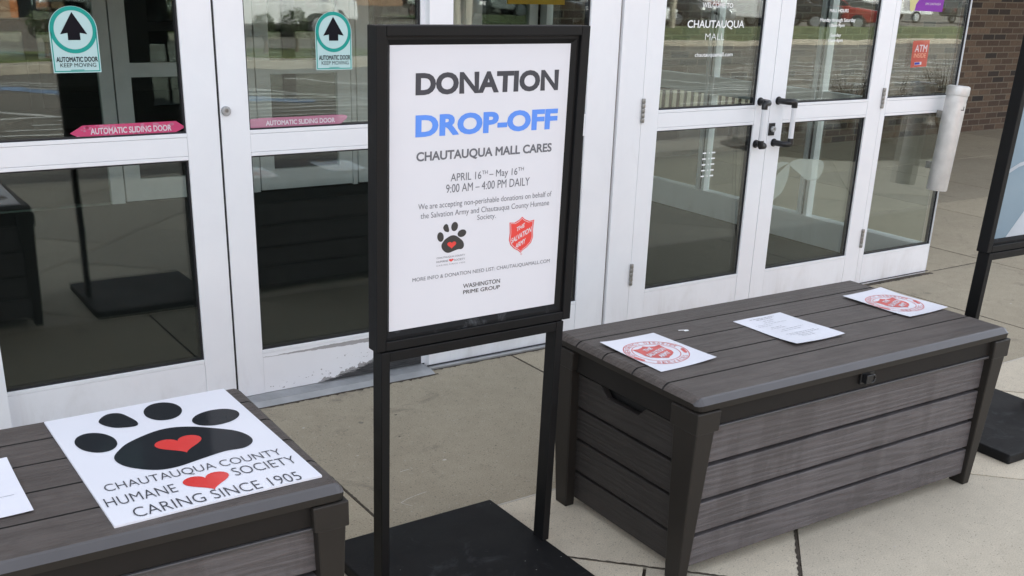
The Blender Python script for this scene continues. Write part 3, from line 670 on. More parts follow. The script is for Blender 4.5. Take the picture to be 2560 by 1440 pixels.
for pts in ([(3.711, .772), (3.66, .75), (3.605, .70), (3.580, .62), (3.585, .56), (3.617, .585), (3.674, .622), (3.706, .69)], [(3.715, .765), (3.80, .711), (3.87, .672), (3.955, .672), (3.987, .709), (3.985, .765), (3.92, .785), (3.79, .796), (3.722, .785)], [(3.705, .778), (3.66, .768), (3.585, .735), (3.58, .775), (3.64, .79)]):
    q.poly(smoothpoly([(a - 3.4665, b) for a, b in pts], 4), lambda u, v: (u, 0.0365 + 0.0012 * math.sin(60 * u + 40 * v), v), 'scrap')
q.build("plastic_film_scrap", d2, recalc=False)
# stickers on the corner window
ox = 4.4125
def glassquad(mb, pts, k, mat): mb.poly([(x - ox, z) for x, z in pts], lambda u, v: (u, 0.0135 - 0.0004 * k, v), mat)
q = MB(); glassquad(q, [(4.597, 1.268), (4.742, 1.272), (4.737, 1.419), (4.586, 1.415)], 0, 'redfilm')
q.text("ATM", (4.612 - ox, 1.353, 4.722 - ox, 1.393), lambda u, v: (u, .0127, v), 'whitefilm', .012); q.text("INSIDE", (4.612 - ox, 1.322, 4.720 - ox, 1.346), lambda u, v: (u, .0127, v), 'orangefilm', -.005)
glassquad(q, [(4.628, 1.281), (4.692, 1.283), (4.690, 1.299), (4.626, 1.297)], 1, 'whitefilm'); glassquad(q, [(4.630, 1.283), (4.676, 1.285), (4.674, 1.297), (4.628, 1.295)], 2, 'bluefilm')
q.build("machine_sticker", corner, recalc=False)
q = MB(); glassquad(q, [(4.512, 1.578), (4.806, 1.572), (4.812, 1.69), (4.50, 1.69)], 0, 'purple'); glassquad(q, smoothpoly([(4.512, 1.579), (4.553, 1.580), (4.558, 1.61), (4.585, 1.64), (4.60, 1.689), (4.502, 1.689)], 2), 1, 'yellowfilm')
q.text("UPMC CHAUTAUQUA", (4.640 - ox, 1.606, 4.782 - ox, 1.620), lambda u, v: (u, .0127, v), 'whitefilm', .01)
q.build("purple_sticker", corner, recalc=False)

# frame: posts between the leaves, headers
t = empty("entrance_surround", (2.38, 0, 0)); tag(t, "white metal frame posts and header holding the entrance doors and windows", "door frame")
q = MB()
q.box(2.379, 2.4225, 0.004, 0.06, 0, 2.2, 'white'); q.box(2.4305, 2.4335, 0.012, 0.07, 0, 2.2, 'white'); q.box(2.4335, 2.4640, -0.006, 0.07, 0, 2.2, 'white'); q.box(2.4650, 2.5850, 0.0, 0.07, 0, 2.2, 'white')
q.build("jamb_post", t, bevel=0.001, seg=1, off=(2.38, 0, 0))
q = MB(); q.box(4.3710, 4.4110, 0.0, 0.06, 0, 2.2, 'white'); q.build("jamb_post", t, bevel=0.001, seg=1, off=(2.38, 0, 0))
q = MB(); q.box(2.4226, 2.4304, 0.010, 0.05, 0, 2.2, 'seam'); q.build("joint_seal", t, off=(2.38, 0, 0))
q = MB(); q.box(2.3700, 2.3795, 0.014, 0.05, 0, 2.2, 'steel'); q.build("groove_strip", t, off=(2.38, 0, 0))
q = MB(); q.box(-4.0, 5.06, -0.01, 0.10, 2.202, 2.74, 'white'); q.box(-4.0, 5.06, 0.0, 0.10, 2.741, 3.945, 'tan'); q.box(-4.0, 4.95, 0.11, 4.25, 2.745, 2.80, 'soffit'); q.box(4.96, 5.06, 0.11, 4.25, 2.741, 3.945, 'tan'); q.build("header", t, bevel=0.002, seg=1, off=(2.38, 0, 0))
q = MB(); q.box(-4.0, -1.36, 0.0, 0.06, 0.0, 2.2, 'white'); q.build("side_panel", t, off=(2.38, 0, 0))

q = MB()
q.hexa([(-0.40, -0.085, 0.0), (1.402, -0.085, 0.0), (1.402, 0.10, 0.0), (-0.40, 0.10, 0.0)], [(-0.40, -0.040, 0.011), (1.402, -0.040, 0.011), (1.402, 0.10, 0.0105), (-0.40, 0.10, 0.0105)], 'alu')
for i in range(5): q.box(-0.40, 1.402, -0.036 + i * .014, -0.030 + i * .014, 0.0105, 0.0128, 'alu')
tag(q.build("door_threshold"), "grey ribbed metal threshold strip under the two sliding doors", "threshold")
q = MB(); rr = random.Random(4); x = -0.41; xa = []
while x < 1.42:
    xa.append((x, -0.082, -0.092 - abs(rr.gauss(0, .007)))); x += rr.uniform(.006, .016)
q.add([(a, b_, .0012) for a, b_, _ in xa] + [(a, c_, .0012) for a, _, c_ in xa], [(i, i + 1, len(xa) + i + 1, len(xa) + i) for i in range(len(xa) - 1)], 'joint')
xa = []; x = 1.42
while x < 5.1:
    xa.append((x, -0.010, -0.036 - abs(rr.gauss(0, .006)))); x += rr.uniform(.006, .016)
q.add([(a, b_, .0010) for a, b_, _ in xa] + [(a, c_, .0010) for a, _, c_ in xa], [(i, i + 1, len(xa) + i + 1, len(xa) + i) for i in range(len(xa) - 1)], 'joint')
def ragged(x0, y0, x1, y1, wd):
    d = Vector((x1 - x0, y1 - y0, 0)); L_ = d.length; d.normalize(); n = Vector((-d.y, d.x, 0)); s_ = 0.0; A, B = [], []
    while s_ < L_:
        c_ = Vector((x0, y0, .0011)) + d * s_
        A.append(c_ + n * wd * rr.uniform(.25, 1.0)); B.append(c_ - n * wd * rr.uniform(.25, 1.0)); s_ += rr.uniform(.006, .018)
    q.add(A + B, [(i, i + 1, len(A) + i + 1, len(A) + i) for i in range(len(A) - 1)], 'joint')
ragged(1.70, -1.956, 1.25, -2.406, .0085)
ragged(.90, -1.66, 1.32, -2.08, .0065)
ragged(.547, -.55, .547, -1.29, .0065); ragged(1.845, -.05, 1.845, -.45, .006); ragged(4.515, -.5, 4.515, -1.29, .005); ragged(5.15, 0, 5.9, 0, .006); ragged(5.72, .02, 5.72, .6, .006)
tag(q.build("grit_line", recalc=False), kind='stuff')
q = MB(); q.box(1.403, 2.43, -0.032, -0.001, 0.0, 0.012, 'alu'); q.box(1.403, 5.07, -0.012, -0.0012, 0.0121, 0.016, 'gasket')
tag(q.build("sill_strip", bevel=0.002), "thin metal strip along the foot of the sidelight by the sign", "sill")

# right return wall of the vestibule (glass on a low white base) and inner door wall
t = empty("vestibule_side_window", (5.03, 0.05, 0)); tag(t, "glazed side wall of the vestibule running back from the corner window to the brick wall", "window wall")
q = MB(); q.box(-0.05, 0.03, 0, 4.22, 0, 0.16, 'white'); q.box(-0.055, 0.035, -.006, 4.22, 0.16, 0.187, 'white'); q.build("base", t, bevel=.002, seg=1)
q = MB(); q.box(-0.03, 0.02, 0.55, 4.22, 0.905, 1.03, 'innerframe')
for (a, b_) in ((2.9, 2.96), (4.12, 4.22)): q.box(-0.04, 0.028, a, b_, 0.187, 2.7, 'innerframe')
q.box(-0.04, 0.028, 0, 4.22, 2.6, 2.74, 'innerframe')
for yc in (0.96, 1.995):
    q.box(-0.02, 0.012, yc - .017, yc + .017, 0.187, 2.6, 'gasket')
    for k in (-1, 1): q.box(-0.040, 0.02, yc + k * .031 - .0135, yc + k * .031 + .0135, 0.187, 2.6, 'bead')
q.build("frame", t)
q = MB(); q.box(-0.006, 0.004, 0.0, 4.12, 0.187, 2.6, 'clear'); q.build("glass_pane", t)
sb = empty("slatted_bench", (7.1, 4.05, 0)); tag(sb, "low cream and brown slatted bench against the brick wall, seen through the welcome door's glass", "bench")
q = MB()
for i in range(18): q.box(-.84 + i * .095, -.79 + i * .095, -.012, 0, .30, .70, 'slat')
q.build("slats", sb); q = MB(); q.box(-.86, .88, .001, .22, .10, .695, 'slatdark'); q.build("back_board", sb)
for a in (-.80, .78):
    q = MB(); q.box(a, a + .05, .05, .15, 0, .10, 'slatdark'); q.build("leg", sb)

t = empty("inner_door_wall", (1.0, 4.25, 0)); tag(t, "pale grey framed inner doors seen dimly through the sliding doors' glass", "door wall")
q = MB()
for (a, b_) in ((-3.0, -2.9), (-1.8, -1.7), (-0.2, 0.0), (1.11, 1.205), (2.16, 2.275), (3.10, 3.14), (4.19, 4.36), (4.86, 4.95)): q.box(a - 1, b_ - 1, 0, .06, 0, 2.74, 'innerframe')
q.box(-4.0 - 1, 4.95 - 1, 0, .06, 2.25, 2.74, 'innerframe'); q.build("frame", t)
for (a, b_) in ((1.215, 2.15), (2.285, 3.09), (3.15, 4.18)):
    q = MB(); ring(q, a - 1, b_ - 1, 0.012, 2.24, .115, .115, .16, .1, -.005, .04, 'innerframe'); q.box(a - 1 + .115, b_ - 1 - .115, -.005, .04, .915, 1.015, 'innerframe')
    lf = q.build("inner_door", t)
    q = MB(); q.box(a - 1 + .114, b_ - 1 - .114, .010, .03, .17, 2.14, 'glass'); q.build("glass_pane", lf)
for (a, b_) in ((-2.9, -1.8), (-1.7, -0.2), (0.0, 1.11), (4.36, 4.86)):
    q = MB(); q.box(a - 1, b_ - 1, .02, .04, .0, 2.25, 'glass'); q.build("glass_pane", t)
q = MB(); q.box(4.19, 4.76, 3.6, 3.615, 1.478, 2.0, 'yellow'); tag(q.build("yellow_banner"), "yellow banner hanging inside the vestibule above the sign's top edge", "banner")
for i, (a, b_, h, lb) in enumerate(((3.95, 4.5, 1.30, "nearer"), (4.62, 5.3, 1.26, "farther"))):
    q = MB(); q.box(a, b_, 5.2, 5.5, 0.45, h, 'gasket'); q.box(a, b_, 4.9, 5.5, 0.38, 0.449, 'gasket'); q.box(a, a + .05, 4.9, 5.5, 0, .379, 'gasket'); q.box(b_ - .05, b_, 4.9, 5.5, 0, .379, 'gasket')
    tag(q.build("bench_seat", bevel=.01), "black high-backed seat inside the mall hall, " + ("left of the pair" if i == 0 else "right of the pair"), "seat")

q = MB(); q.box(5.09, 20, 0, .3, -.02, 8.5, 'brick')
tag(q.build("brick_wall", loc=(0, 4.30, 0)), "brown brick wall of the mall to the right of the entrance", "brick wall")
q = MB(); q.box(-20, -4.1, 0, .3, -.02, 8.5, 'brick'); q.box(-4.1, 5.089, 0.08, .3, 4.41, 8.5, 'brick')
tag(q.build("brick_facade", loc=(0, 4.30, 0)), "brown brick facade above and left of the entrance vestibule", "facade")

g = MB(); g.box(-30, 30, 4.61, 40, 8.0, 8.6, 'soffit'); g.box(-30, -20.01, 4.3, 4.6, 0, 8.5, 'brick'); g.box(20.01, 30, 4.3, 4.6, 0, 8.5, 'brick'); g.box(-30, 30, 39.7, 40, 0, 7.99, 'brick'); g.box(-30, -29.7, 4.61, 39.69, 0, 7.99, 'brick'); g.box(29.7, 30, 4.61, 39.69, 0, 7.99, 'brick')
tag(g.build("mall_hall_shell"), "tall flat-roofed body of the mall rising behind the entrance", "building")
# cigarette receptacle
t = empty("cigarette_receptacle", (4.879, -0.10, 0.56)); tag(t, "grey metal cigarette receptacle tube fixed at the glass corner", "ashtray")
t.rotation_euler = (0, R(4.3), 0)
q = MB(); q.lathe([(.0001, 0.0), (.057, 0.0), (.060, .006), (.061, .555), (.0001, .556)], 'greywash', 36); tb = q.build("tube", t, smooth=True)
q = MB(); q.lathe([(.0001, .612), (.052, .612), (.064, .606), (.066, .598), (.066, .562), (.0645, .556), (.0001, .556)], 'greywash', 36); q.build("cap", t, smooth=True)
q = MB(); q.lathe([(.0001, .0008), (.0135, .0008), (.0135, -.004), (.0001, -.004)], 'gasket', 18); hole = q.build("opening", t); hole.rotation_euler = (R(90), 0, R(32)); hole.location = (.0325, -.0520, .525)
q = MB(); q.box(-.016, .010, -.0012, .001, 0, .004, 'gasket'); q.box(.004, .0075, -.0012, .001, 0, .022, 'gasket'); mark = q.build("painted_mark", t); mark.location = (-.005, -.0610, .475)
for z in (.12, .42):
    q = MB(); q.box(-.02, .02, .058, .098, z, z + .04, 'steel'); q.build("bracket", t)

# ================================================================== STORAGE BOXES
BL, BD, BH = 1.44, 0.709, 0.6086
GR = [0.159, 0.300, 0.447, 0.584]
def lid_mesh():
    q = MB()
    sta = [(0.0, .020, .017), (.004, .008, .011), (.012, .002, .004), (.022, 0, 0), (BL - .022, 0, 0), (BL - .012, .002, .004), (BL - .004, .008, .011), (BL, .020, .017)]
    rows = []
    for a, ins, dr in sta:
        row = [(ins, .017), (ins * .6 + .016, .003), (ins * .4 + .022, 0)]
        for g in GR: row += [(g - .0036, 0), (g - .0026, .007), (g + .0026, .007), (g + .0036, 0)]
        row += [(BD - ins * .4 - .016, 0), (BD - ins, .014)]
        rows.append([(a, b, BH - max(z, dr) - (0.25 * min(z, dr))) for b, z in row])
    n = len(rows[0]); vs = [p for r_ in rows for p in r_]; k = len(rows)
    fs = [(i * n + j, (i + 1) * n + j, (i + 1) * n + j + 1, i * n + j + 1) for i in range(k - 1) for j in range(n - 1)]
    q.add(vs, fs, 'lid')
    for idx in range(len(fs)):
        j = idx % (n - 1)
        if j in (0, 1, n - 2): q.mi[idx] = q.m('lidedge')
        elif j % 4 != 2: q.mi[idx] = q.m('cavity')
    per = [rows[0][j] for j in range(n)] + [rows[i][n - 1] for i in range(1, k)] + [rows[k - 1][j] for j in range(n - 2, -1, -1)] + [rows[i][0] for i in range(k - 2, 0, -1)]
    ct = (BL / 2, BD / 2); m = len(per)
    low = [(p[0] + (.002 if p[0] < ct[0] else -.002), p[1] + (.002 if p[1] < ct[1] else -.002), 0.573) for p in per]
    q.add(per + low, [(i, (i + 1) % m, m + (i + 1) % m, m + i) for i in range(m)] + [list(range(m, 2 * m))], 'leg')
    return q
def make_box():
    t = empty("storage_box", (0, 0, 0))
    ld = lid_mesh().build("lid", t)
    tap = lambda z: 0.034 + (0.5 - z) * 0.03
    zf = [(.042, .1405), (.1530, .2530), (.2655, .3730), (.3855, .4985)]
    q = MB()
    for z0, z1 in zf:
        q.hexa([(.05, tap(z0), z0), (BL - .05, tap(z0), z0), (BL - .05, .07, z0), (.05, .07, z0)], [(.05, tap(z1), z1), (BL - .05, tap(z1), z1), (BL - .05, .07, z1), (.05, .07, z1)], 'plank')
    q.build("front_panel", t, bevel=0.0035, seg=2)
    q = MB()
    for z0, z1 in zf:
        q.hexa([(.05, BD - .07, z0), (BL - .05, BD - .07, z0), (BL - .05, BD - tap(z0), z0), (.05, BD - tap(z0), z0)], [(.05, BD - .07, z1), (BL - .05, BD - .07, z1), (BL - .05, BD - tap(z1), z1), (.05, BD - tap(z1), z1)], 'plank')
    q.build("back_panel", t, bevel=0.0035, seg=2)
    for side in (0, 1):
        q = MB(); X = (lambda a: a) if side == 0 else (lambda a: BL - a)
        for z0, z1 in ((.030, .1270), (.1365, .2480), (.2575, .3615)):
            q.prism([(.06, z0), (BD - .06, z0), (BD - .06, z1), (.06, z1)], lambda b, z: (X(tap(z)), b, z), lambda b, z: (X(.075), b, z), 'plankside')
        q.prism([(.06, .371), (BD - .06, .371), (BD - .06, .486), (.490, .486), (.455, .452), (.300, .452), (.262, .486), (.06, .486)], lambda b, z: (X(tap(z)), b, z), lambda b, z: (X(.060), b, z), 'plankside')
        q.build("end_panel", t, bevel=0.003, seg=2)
    q = MB(); q.box(.077, BL - .077, .072, BD - .072, .035, .571, 'cavity'); q.build("inner_tub", t)
    q = MB()
    q.box(.06, BL - .06, .016, .06, .5145, .5715, 'rim'); q.box(.06, BL - .06, BD - .06, BD - .016, .5145, .5715, 'rim')
    q.box(.020, .0598, .03, BD - .03, .497, .5712, 'rim'); q.box(BL - .0598, BL - .020, .03, BD - .03, .497, .5712, 'rim')
    q.hexa([(.06, .018, .5005), (BL - .06, .018, .5005), (BL - .06, .05, .5005), (.06, .05, .5005)], [(.06, .010, .513), (BL - .06, .010, .513), (BL - .06, .05, .5142), (.06, .05, .5142)], 'lidedge')
    q.build("rim", t, bevel=0.002, seg=1)
    for sx in (0, 1):
        for sy in (0, 1):
            P = lambda a, b, z: ((a if sx == 0 else BL - a), (b if sy == 0 else BD - b), z)
            q = MB()
            q.hexa([P(.014, .035, 0), P(.050, .035, 0), P(.050, .095, 0), P(.014, .095, 0)], [P(.002, .004, .5045), P(.072, .004, .5045), P(.072, .104, .5045), P(.002, .104, .5045)], 'leg')
            q.hexa([P(-.004, -.003, .505), P(.082, -.003, .505), P(.082, .112, .505), P(-.004, .112, .505)], [P(-.004, -.003, .5695), P(.084, -.003, .5695), P(.084, .114, .5695), P(-.004, .114, .5695)], 'leg')
            q.build("leg", t, bevel=0.004, seg=2)
    q = MB(); q.box(.682, .742, .006, .0155, .533, .5705, 'blackplastic'); q.box(.690, .716, -.010, .0055, .538, .566, 'blackplastic')
    q.tube([(.724 + .012 * math.cos(u), -.004, .549 + .013 * math.sin(u)) for u in [math.pi * 2 * k / 12 for k in range(13)]], .004, 'blackplastic', 8)
    q.build("latch", t, bevel=0.002, seg=1)
    return t
box2 = make_box()
box1 = dup(box2)
box2.location = (1.1129, -2.0421, 0); box2.rotation_euler = (0, 0, -0.0181)
tag(box2, "brown plank-look plastic storage box with three loose sheets on its lid", "storage box", "outdoor storage boxes")
box1.location = (0.0523 - BL * math.cos(-0.0191), -2.0160 - BL * math.sin(-0.0191), 0); box1.rotation_euler = (0, 0, -0.0191)
tag(box1, "brown plank-look plastic storage box with the white paw-print board on its lid", "storage box", "outdoor storage boxes")
def on_lid(box, a, b, dz):
    v = Matrix.Rotation(box.rotation_euler.z, 3, 'Z') @ Vector((a, b, BH + dz)); return v + Vector(box.location)

# loose sheets
def sheet(box, a, b, rot, w_, h_, label, drawing, seed, group="loose sheets on the box lids", lift=0.010):
    rr = random.Random(seed); q = MB(); N = 9
    c = [rr.uniform(0, 1) for _ in range(4)]; ph = rr.uniform(0, 6)
    def Z(u, v):
        s_, t_ = u / w_ + .5, v / h_ + .5
        k = c[0] * (1 - s_) * (1 - t_) ** 3 + c[1] * s_ ** 3 * (1 - t_) + c[2] * (1 - s_) ** 3 * t_ + c[3] * s_ * t_ ** 3
        return lift * k + .0007 * math.sin(9 * s_ + ph) * math.sin(7 * t_) + .0016
    vs = [((i / (N - 1) - .5) * w_, (j / (N - 1) - .5) * h_) for j in range(N) for i in range(N)]
    fs = [(j * N + i, j * N + i + 1, (j + 1) * N + i + 1, (j + 1) * N + i) for j in range(N - 1) for i in range(N - 1)]
    q.add([(x, y, Z(x, y)) for x, y in vs] + [(x, y, Z(x, y) - .0006) for x, y in vs], fs + [tuple(k + N * N for k in reversed(f_)) for f_ in fs], 'sheet')
    bd_ = [i for i in range(N)] + [j * N + N - 1 for j in range(1, N)] + [N * N - 1 - i for i in range(1, N)] + [j * N for j in range(N - 2, 0, -1)]
    q.add([(vs[i][0], vs[i][1], Z(*vs[i])) for i in bd_] + [(vs[i][0], vs[i][1], Z(*vs[i]) - .0006) for i in bd_], [(i, (i + 1) % len(bd_), len(bd_) + (i + 1) % len(bd_), len(bd_) + i) for i in range(len(bd_))], 'sheet')
    if drawing: drawing(q, lambda k: (lambda u, v: (u, v, Z(u, v) + .0007 + .0014 * k)))
    o = q.build("paper_sheet", loc=on_lid(box, a, b, 0.0), recalc=False)
    o.rotation_euler = (0, 0, box.rotation_euler.z + rot)
    tag(o, label, "paper", group)
    return o
def emblem(q, L, cx=-.010, cy=-.007, r=.104):
    ringmesh(q, cx, cy, r - .003, r, L(0), 'inkfaded'); ringmesh(q, cx, cy, r * .745 - .0025, r * .745, L(0), 'inkfaded')
    def arc(txt, a0, a1, flip, hh=.0155):
        n = len(txt); rr_ = r * .872
        for i, ch in enumerate(txt):
            if ch == ' ': continue
            t = R(a0 + (a1 - a0) * i / (n - 1))
            wd = abs(R(a1 - a0)) * rr_ / (n - 1) * (.26 if ch == 'I' else .74)
            ux, uy = (math.sin(t), -math.cos(t)) if not flip else (-math.sin(t), math.cos(t))
            vx, vy = (math.cos(t), math.sin(t)) if not flip else (-math.cos(t), -math.sin(t))
            px, py = cx + rr_ * math.cos(t), cy + rr_ * math.sin(t)
            q.text(ch, (-wd / 2, -hh / 2, wd / 2, hh / 2), lambda u, v: L(0)(px + ux * u + vx * v, py + uy * u + vy * v), 'inkfaded', .0)
    arc("EMERGENCY", 175, 88, False); arc("DISASTER", 71, 8, False); arc("SERVICES", -126, -52, True)
    for an in (-22, -166):
        t = R(an); px, py = cx + r * .87 * math.cos(t), cy + r * .87 * math.sin(t); ux, uy = -math.sin(t), math.cos(t)
        for k in (-1, 0, 1):
            X, Y = px + ux * k * .011, py + uy * k * .011
            q.poly(smoothpoly([(X - ux * .010, Y - uy * .010), (X + math.cos(t) * .008, Y + math.sin(t) * .008), (X + ux * .012 + math.cos(t) * .003, Y + uy * .012 + math.sin(t) * .003), (X - math.cos(t) * .005 + ux * .004, Y - math.sin(t) * .005 + uy * .004)], 3), L(0), 'inkfaded')
    q.poly(shield(cx, cy + .003, .112, .125), L(0), 'inkfaded')
    for s, x0, y0, x1, y1, k in (("THE", -.028, .024, .014, .043, .33), ("SALVATION", -.047, -.012, .045, .011, .33), ("ARMY", -.020, -.043, .036, -.020, .33)):
        q.text(s, (x0, y0, x1, y1), lambda u, v: L(1)(cx + u, cy + .0 + v + u * k), 'sheet', .035, .1)
def listing(q, L):
    rr = random.Random(11)
    for row, (x0, x1, y, h) in enumerate([(-.055, .06, .125, .0035), (-.035, .04, .113, .0035), (-.02, .03, .095, .0022), (-.03, .015, .080, .002), (-.085, .06, .065, .0018), (-.085, -.02, .052, .0018), (-.05, .0, .030, .002), (-.06, .01, .018, .002), (-.03, .07, -.002, .0018), (-.05, .045, -.016, .0018), (-.06, .07, -.050, .002), (-.055, .08, -.062, .002), (-.03, .04, -.075, .0018), (-.025, .035, -.087, .0018)]):
        x = x0
        while x < x1:
            w_ = min(rr.uniform(.006, .018), x1 - x)
            q.poly([(x, y - h / 2), (x + w_, y - h / 2), (x + w_, y + h / 2), (x, y + h / 2)], L(0), 'inkgrey'); x += w_ + .0035
def few(q, L):
    for x0, x1, y in ((-.05, .092, -.050), (-.07, .03, .02), (-.06, .05, .05)):
        q.poly([(x0, y - .0006), (x1, y - .0006), (x1, y + .0006), (x0, y + .0006)], L(0), 'inkgrey')
sheet(box2, .166, .383, .026, .226, .292, "sheet with red shield emblem on the box end beside the donation sign", emblem, 1)
sheet(box2, .719, .359, -.002, .226, .292, "sheet of small grey typed lines on the middle of the box lid", listing, 2)
sheet(box2, 1.308, .392, .043, .226, .292, "sheet with red shield emblem on the box end by the blue poster stand", emblem, 5)
sheet(box1, BL - .740, .345, .02, .226, .292, "nearly blank sheet at the photo's left edge beside the paw board", few, 9)
q = MB(); q.poly(smoothpoly([(0, 0), (.012, -.003), (.020, .002), (.018, .010), (.008, .011)], 3), lambda u, v: (u, v, .0), 'vinyl'); q.tube([(-.016, .014, .0015), (.004, .006, .0015)], .0012, 'vinyl', 6)
o = q.build("paper_scrap", loc=on_lid(box2, .385, .502, .0012), recalc=False); tag(o, "tiny white scrap lying on the box lid behind the nearest emblem sheet", "scrap")

# paw board
BW, BHt = .464, .630
def bz(u, v): return .0058 + .0030 * max(0, (v / BHt)) ** 2 + .0018 * math.sin(u / BW * 5 + 1) * (v / BHt - .2) ** 2
q = MB(); N = 13
pts = [((i / (N - 1) - .5) * BW, (j / (N - 1) - .5) * BHt) for j in range(N) for i in range(N)]
fs = [(j * N + i, j * N + i + 1, (j + 1) * N + i + 1, (j + 1) * N + i) for j in range(N - 1) for i in range(N - 1)]
q.add([(x, y, bz(x, y)) for x, y in pts] + [(x, y, bz(x, y) - .0050) for x, y in pts], fs + [tuple(k + N * N for k in reversed(f_)) for f_ in fs], 'board')
bd_ = [i for i in range(N)] + [j * N + N - 1 for j in range(1, N)] + [N * N - 1 - i for i in range(1, N)] + [j * N for j in range(N - 2, 0, -1)]
q.add([(*pts[i], bz(*pts[i])) for i in bd_] + [(*pts[i], bz(*pts[i]) - .005) for i in bd_], [(i, (i + 1) % len(bd_), len(bd_) + (i + 1) % len(bd_), len(bd_) + i) for i in range(len(bd_))], 'board')
def lay(mb, pts_, k, mat, n=3):
    """a flat print laid on the slightly bowed board, cut in strips so that it follows the bow"""
    vmin = min(p[1] for p in pts_); vmax = max(p[1] for p in pts_); K = 10
    for i in range(K):
        lo, hi = vmin + (vmax - vmin) * i / K, vmin + (vmax - vmin) * (i + 1) / K
        st = clip(clip(pts_, 0, -1, -lo), 0, 1, hi)
        if len(st) > 2: mb.poly(st, lambda u, v: (u, v, bz(u, v) + .0007 + .0004 * k), mat)
ca, cb = -.2741, .3695
B_ = lambda a, b: (((a - ca) * math.cos(.029) + (b - cb) * math.sin(.029)), (-(a - ca) * math.sin(.029) + (b - cb) * math.cos(.029)))
def PN(p): return B_(-.481 + p[0] * .406, .261 + p[1] * .41)
for toe in PAW_TOES: lay(q, [PN(p) for p in smoothpoly(toe, 5)], 0, 'gloss')
lay(q, [PN(p) for p in smoothpoly(PAW_PAD, 5)], 0, 'gloss')
lay(q, [B_(*p) for p in heart(-.262, .376, .112, .100)], 1, 'glossred')
lay(q, [B_(*p) for p in heart(-.267, .150, .104, .088)], 0, 'glossred')
for s, x0, y0, x1, y1 in (("CHAUTAUQUA COUNTY", -.474, .204, -.068, .247), ("HUMANE", -.489, .136, -.338, .179), ("SOCIETY", -.204, .150, -.054, .193), ("CARING SINCE 1905", -.449, .062, -.078, .107)):
    q.text(s, (x0, y0, x1, y1), lambda u, v: (lambda p: (p[0], p[1], bz(*p) + .0011))(B_(u, v)), 'ink', -.010)
bo = q.build("paw_board", loc=on_lid(box1, BL - .2741, .3695, .0), recalc=False); bo.rotation_euler = (0, 0, box1.rotation_euler.z + .029)
tag(bo, "white board with big black paw print and red hearts on the left storage box", "sign board")

# ================================================================== SIGN STANDS
FW, FZ0, FZ1, FD, LN = .628, .768, 1.577, .048, .030
def stand(loc, rz, label, poster, group="black floor sign stands"):
    t = empty("sign_stand", loc, rz); tag(t, label, "sign stand", group)
    sh = lambda p: (p[0], p[1] - LN * p[2], p[2])
    def fin(mb, name, parent=t, **k):
        mb.v = [sh(p) for p in mb.v]; return mb.build(name, parent, **k)
    q = MB(); o0, o1, oz0, oz1 = .027, .6005, .794, 1.5525
    q.box(0, o0, 0, FD, FZ0, FZ1, 'stand'); q.box(o1, FW, 0, FD, FZ0, FZ1, 'stand'); q.box(o0, o1, 0, FD, FZ0, oz0, 'stand'); q.box(o0, o1, 0, FD, oz1, FZ1, 'stand')
    fr = fin(q, "frame", bevel=.0025, seg=2)
    p0, p1, pz0, pz1 = .0446, .5790, .8157, 1.5317
    q = MB(); y0, y1 = .010, .018
    A = [(o0 - .001, y0, oz0 - .001), (o1 + .001, y0, oz0 - .001), (o1 + .001, y0, oz1 + .001), (o0 - .001, y0, oz1 + .001)]
    K = [(o0 + .008, y0, oz0 + .008), (o1 - .008, y0, oz0 + .008), (o1 - .008, y0, oz1 - .008), (o0 + .008, y0, oz1 - .008)]
    Bp = [(p0, y1, pz0), (p1, y1, pz0), (p1, y1, pz1), (p0, y1, pz1)]
    q.add(A + K + Bp, [(i, (i + 1) % 4, 4 + (i + 1) % 4, 4 + i) for i in range(1, 4)] + [(4 + i, 4 + (i + 1) % 4, 8 + (i + 1) % 4, 8 + i) for i in range(1, 4)], 'stand')
    q.add([A[0], A[1], K[1], K[0], Bp[1], Bp[0]], [(0, 1, 2, 3), (3, 2, 4, 5)], 'lint')
    fin(q, "bezel", fr)
    q = MB(); q.box(.01, FW - .01, .036, .044, FZ0 + .01, FZ1 - .01, 'stand'); fin(q, "back_panel", fr)
    q = MB(); poster(q, p0, pz0, y1); fin(q, "poster", recalc=False)
    for a in (.012, .577):
        q = MB(); q.box(a, a + .025, -.004, .046, .0385, .7665, 'stand'); fin(q, "leg", bevel=.002)
    q = MB(); q.box(.0372, .5768, -.003, .045, .738, .7660, 'stand'); fin(q, "crossbar", bevel=.002)
    q = MB(); q.box(-.009, .594, -.29, .321, 0, .0396, 'standbase'); q.build("base", t, bevel=.006, seg=3)
    return t
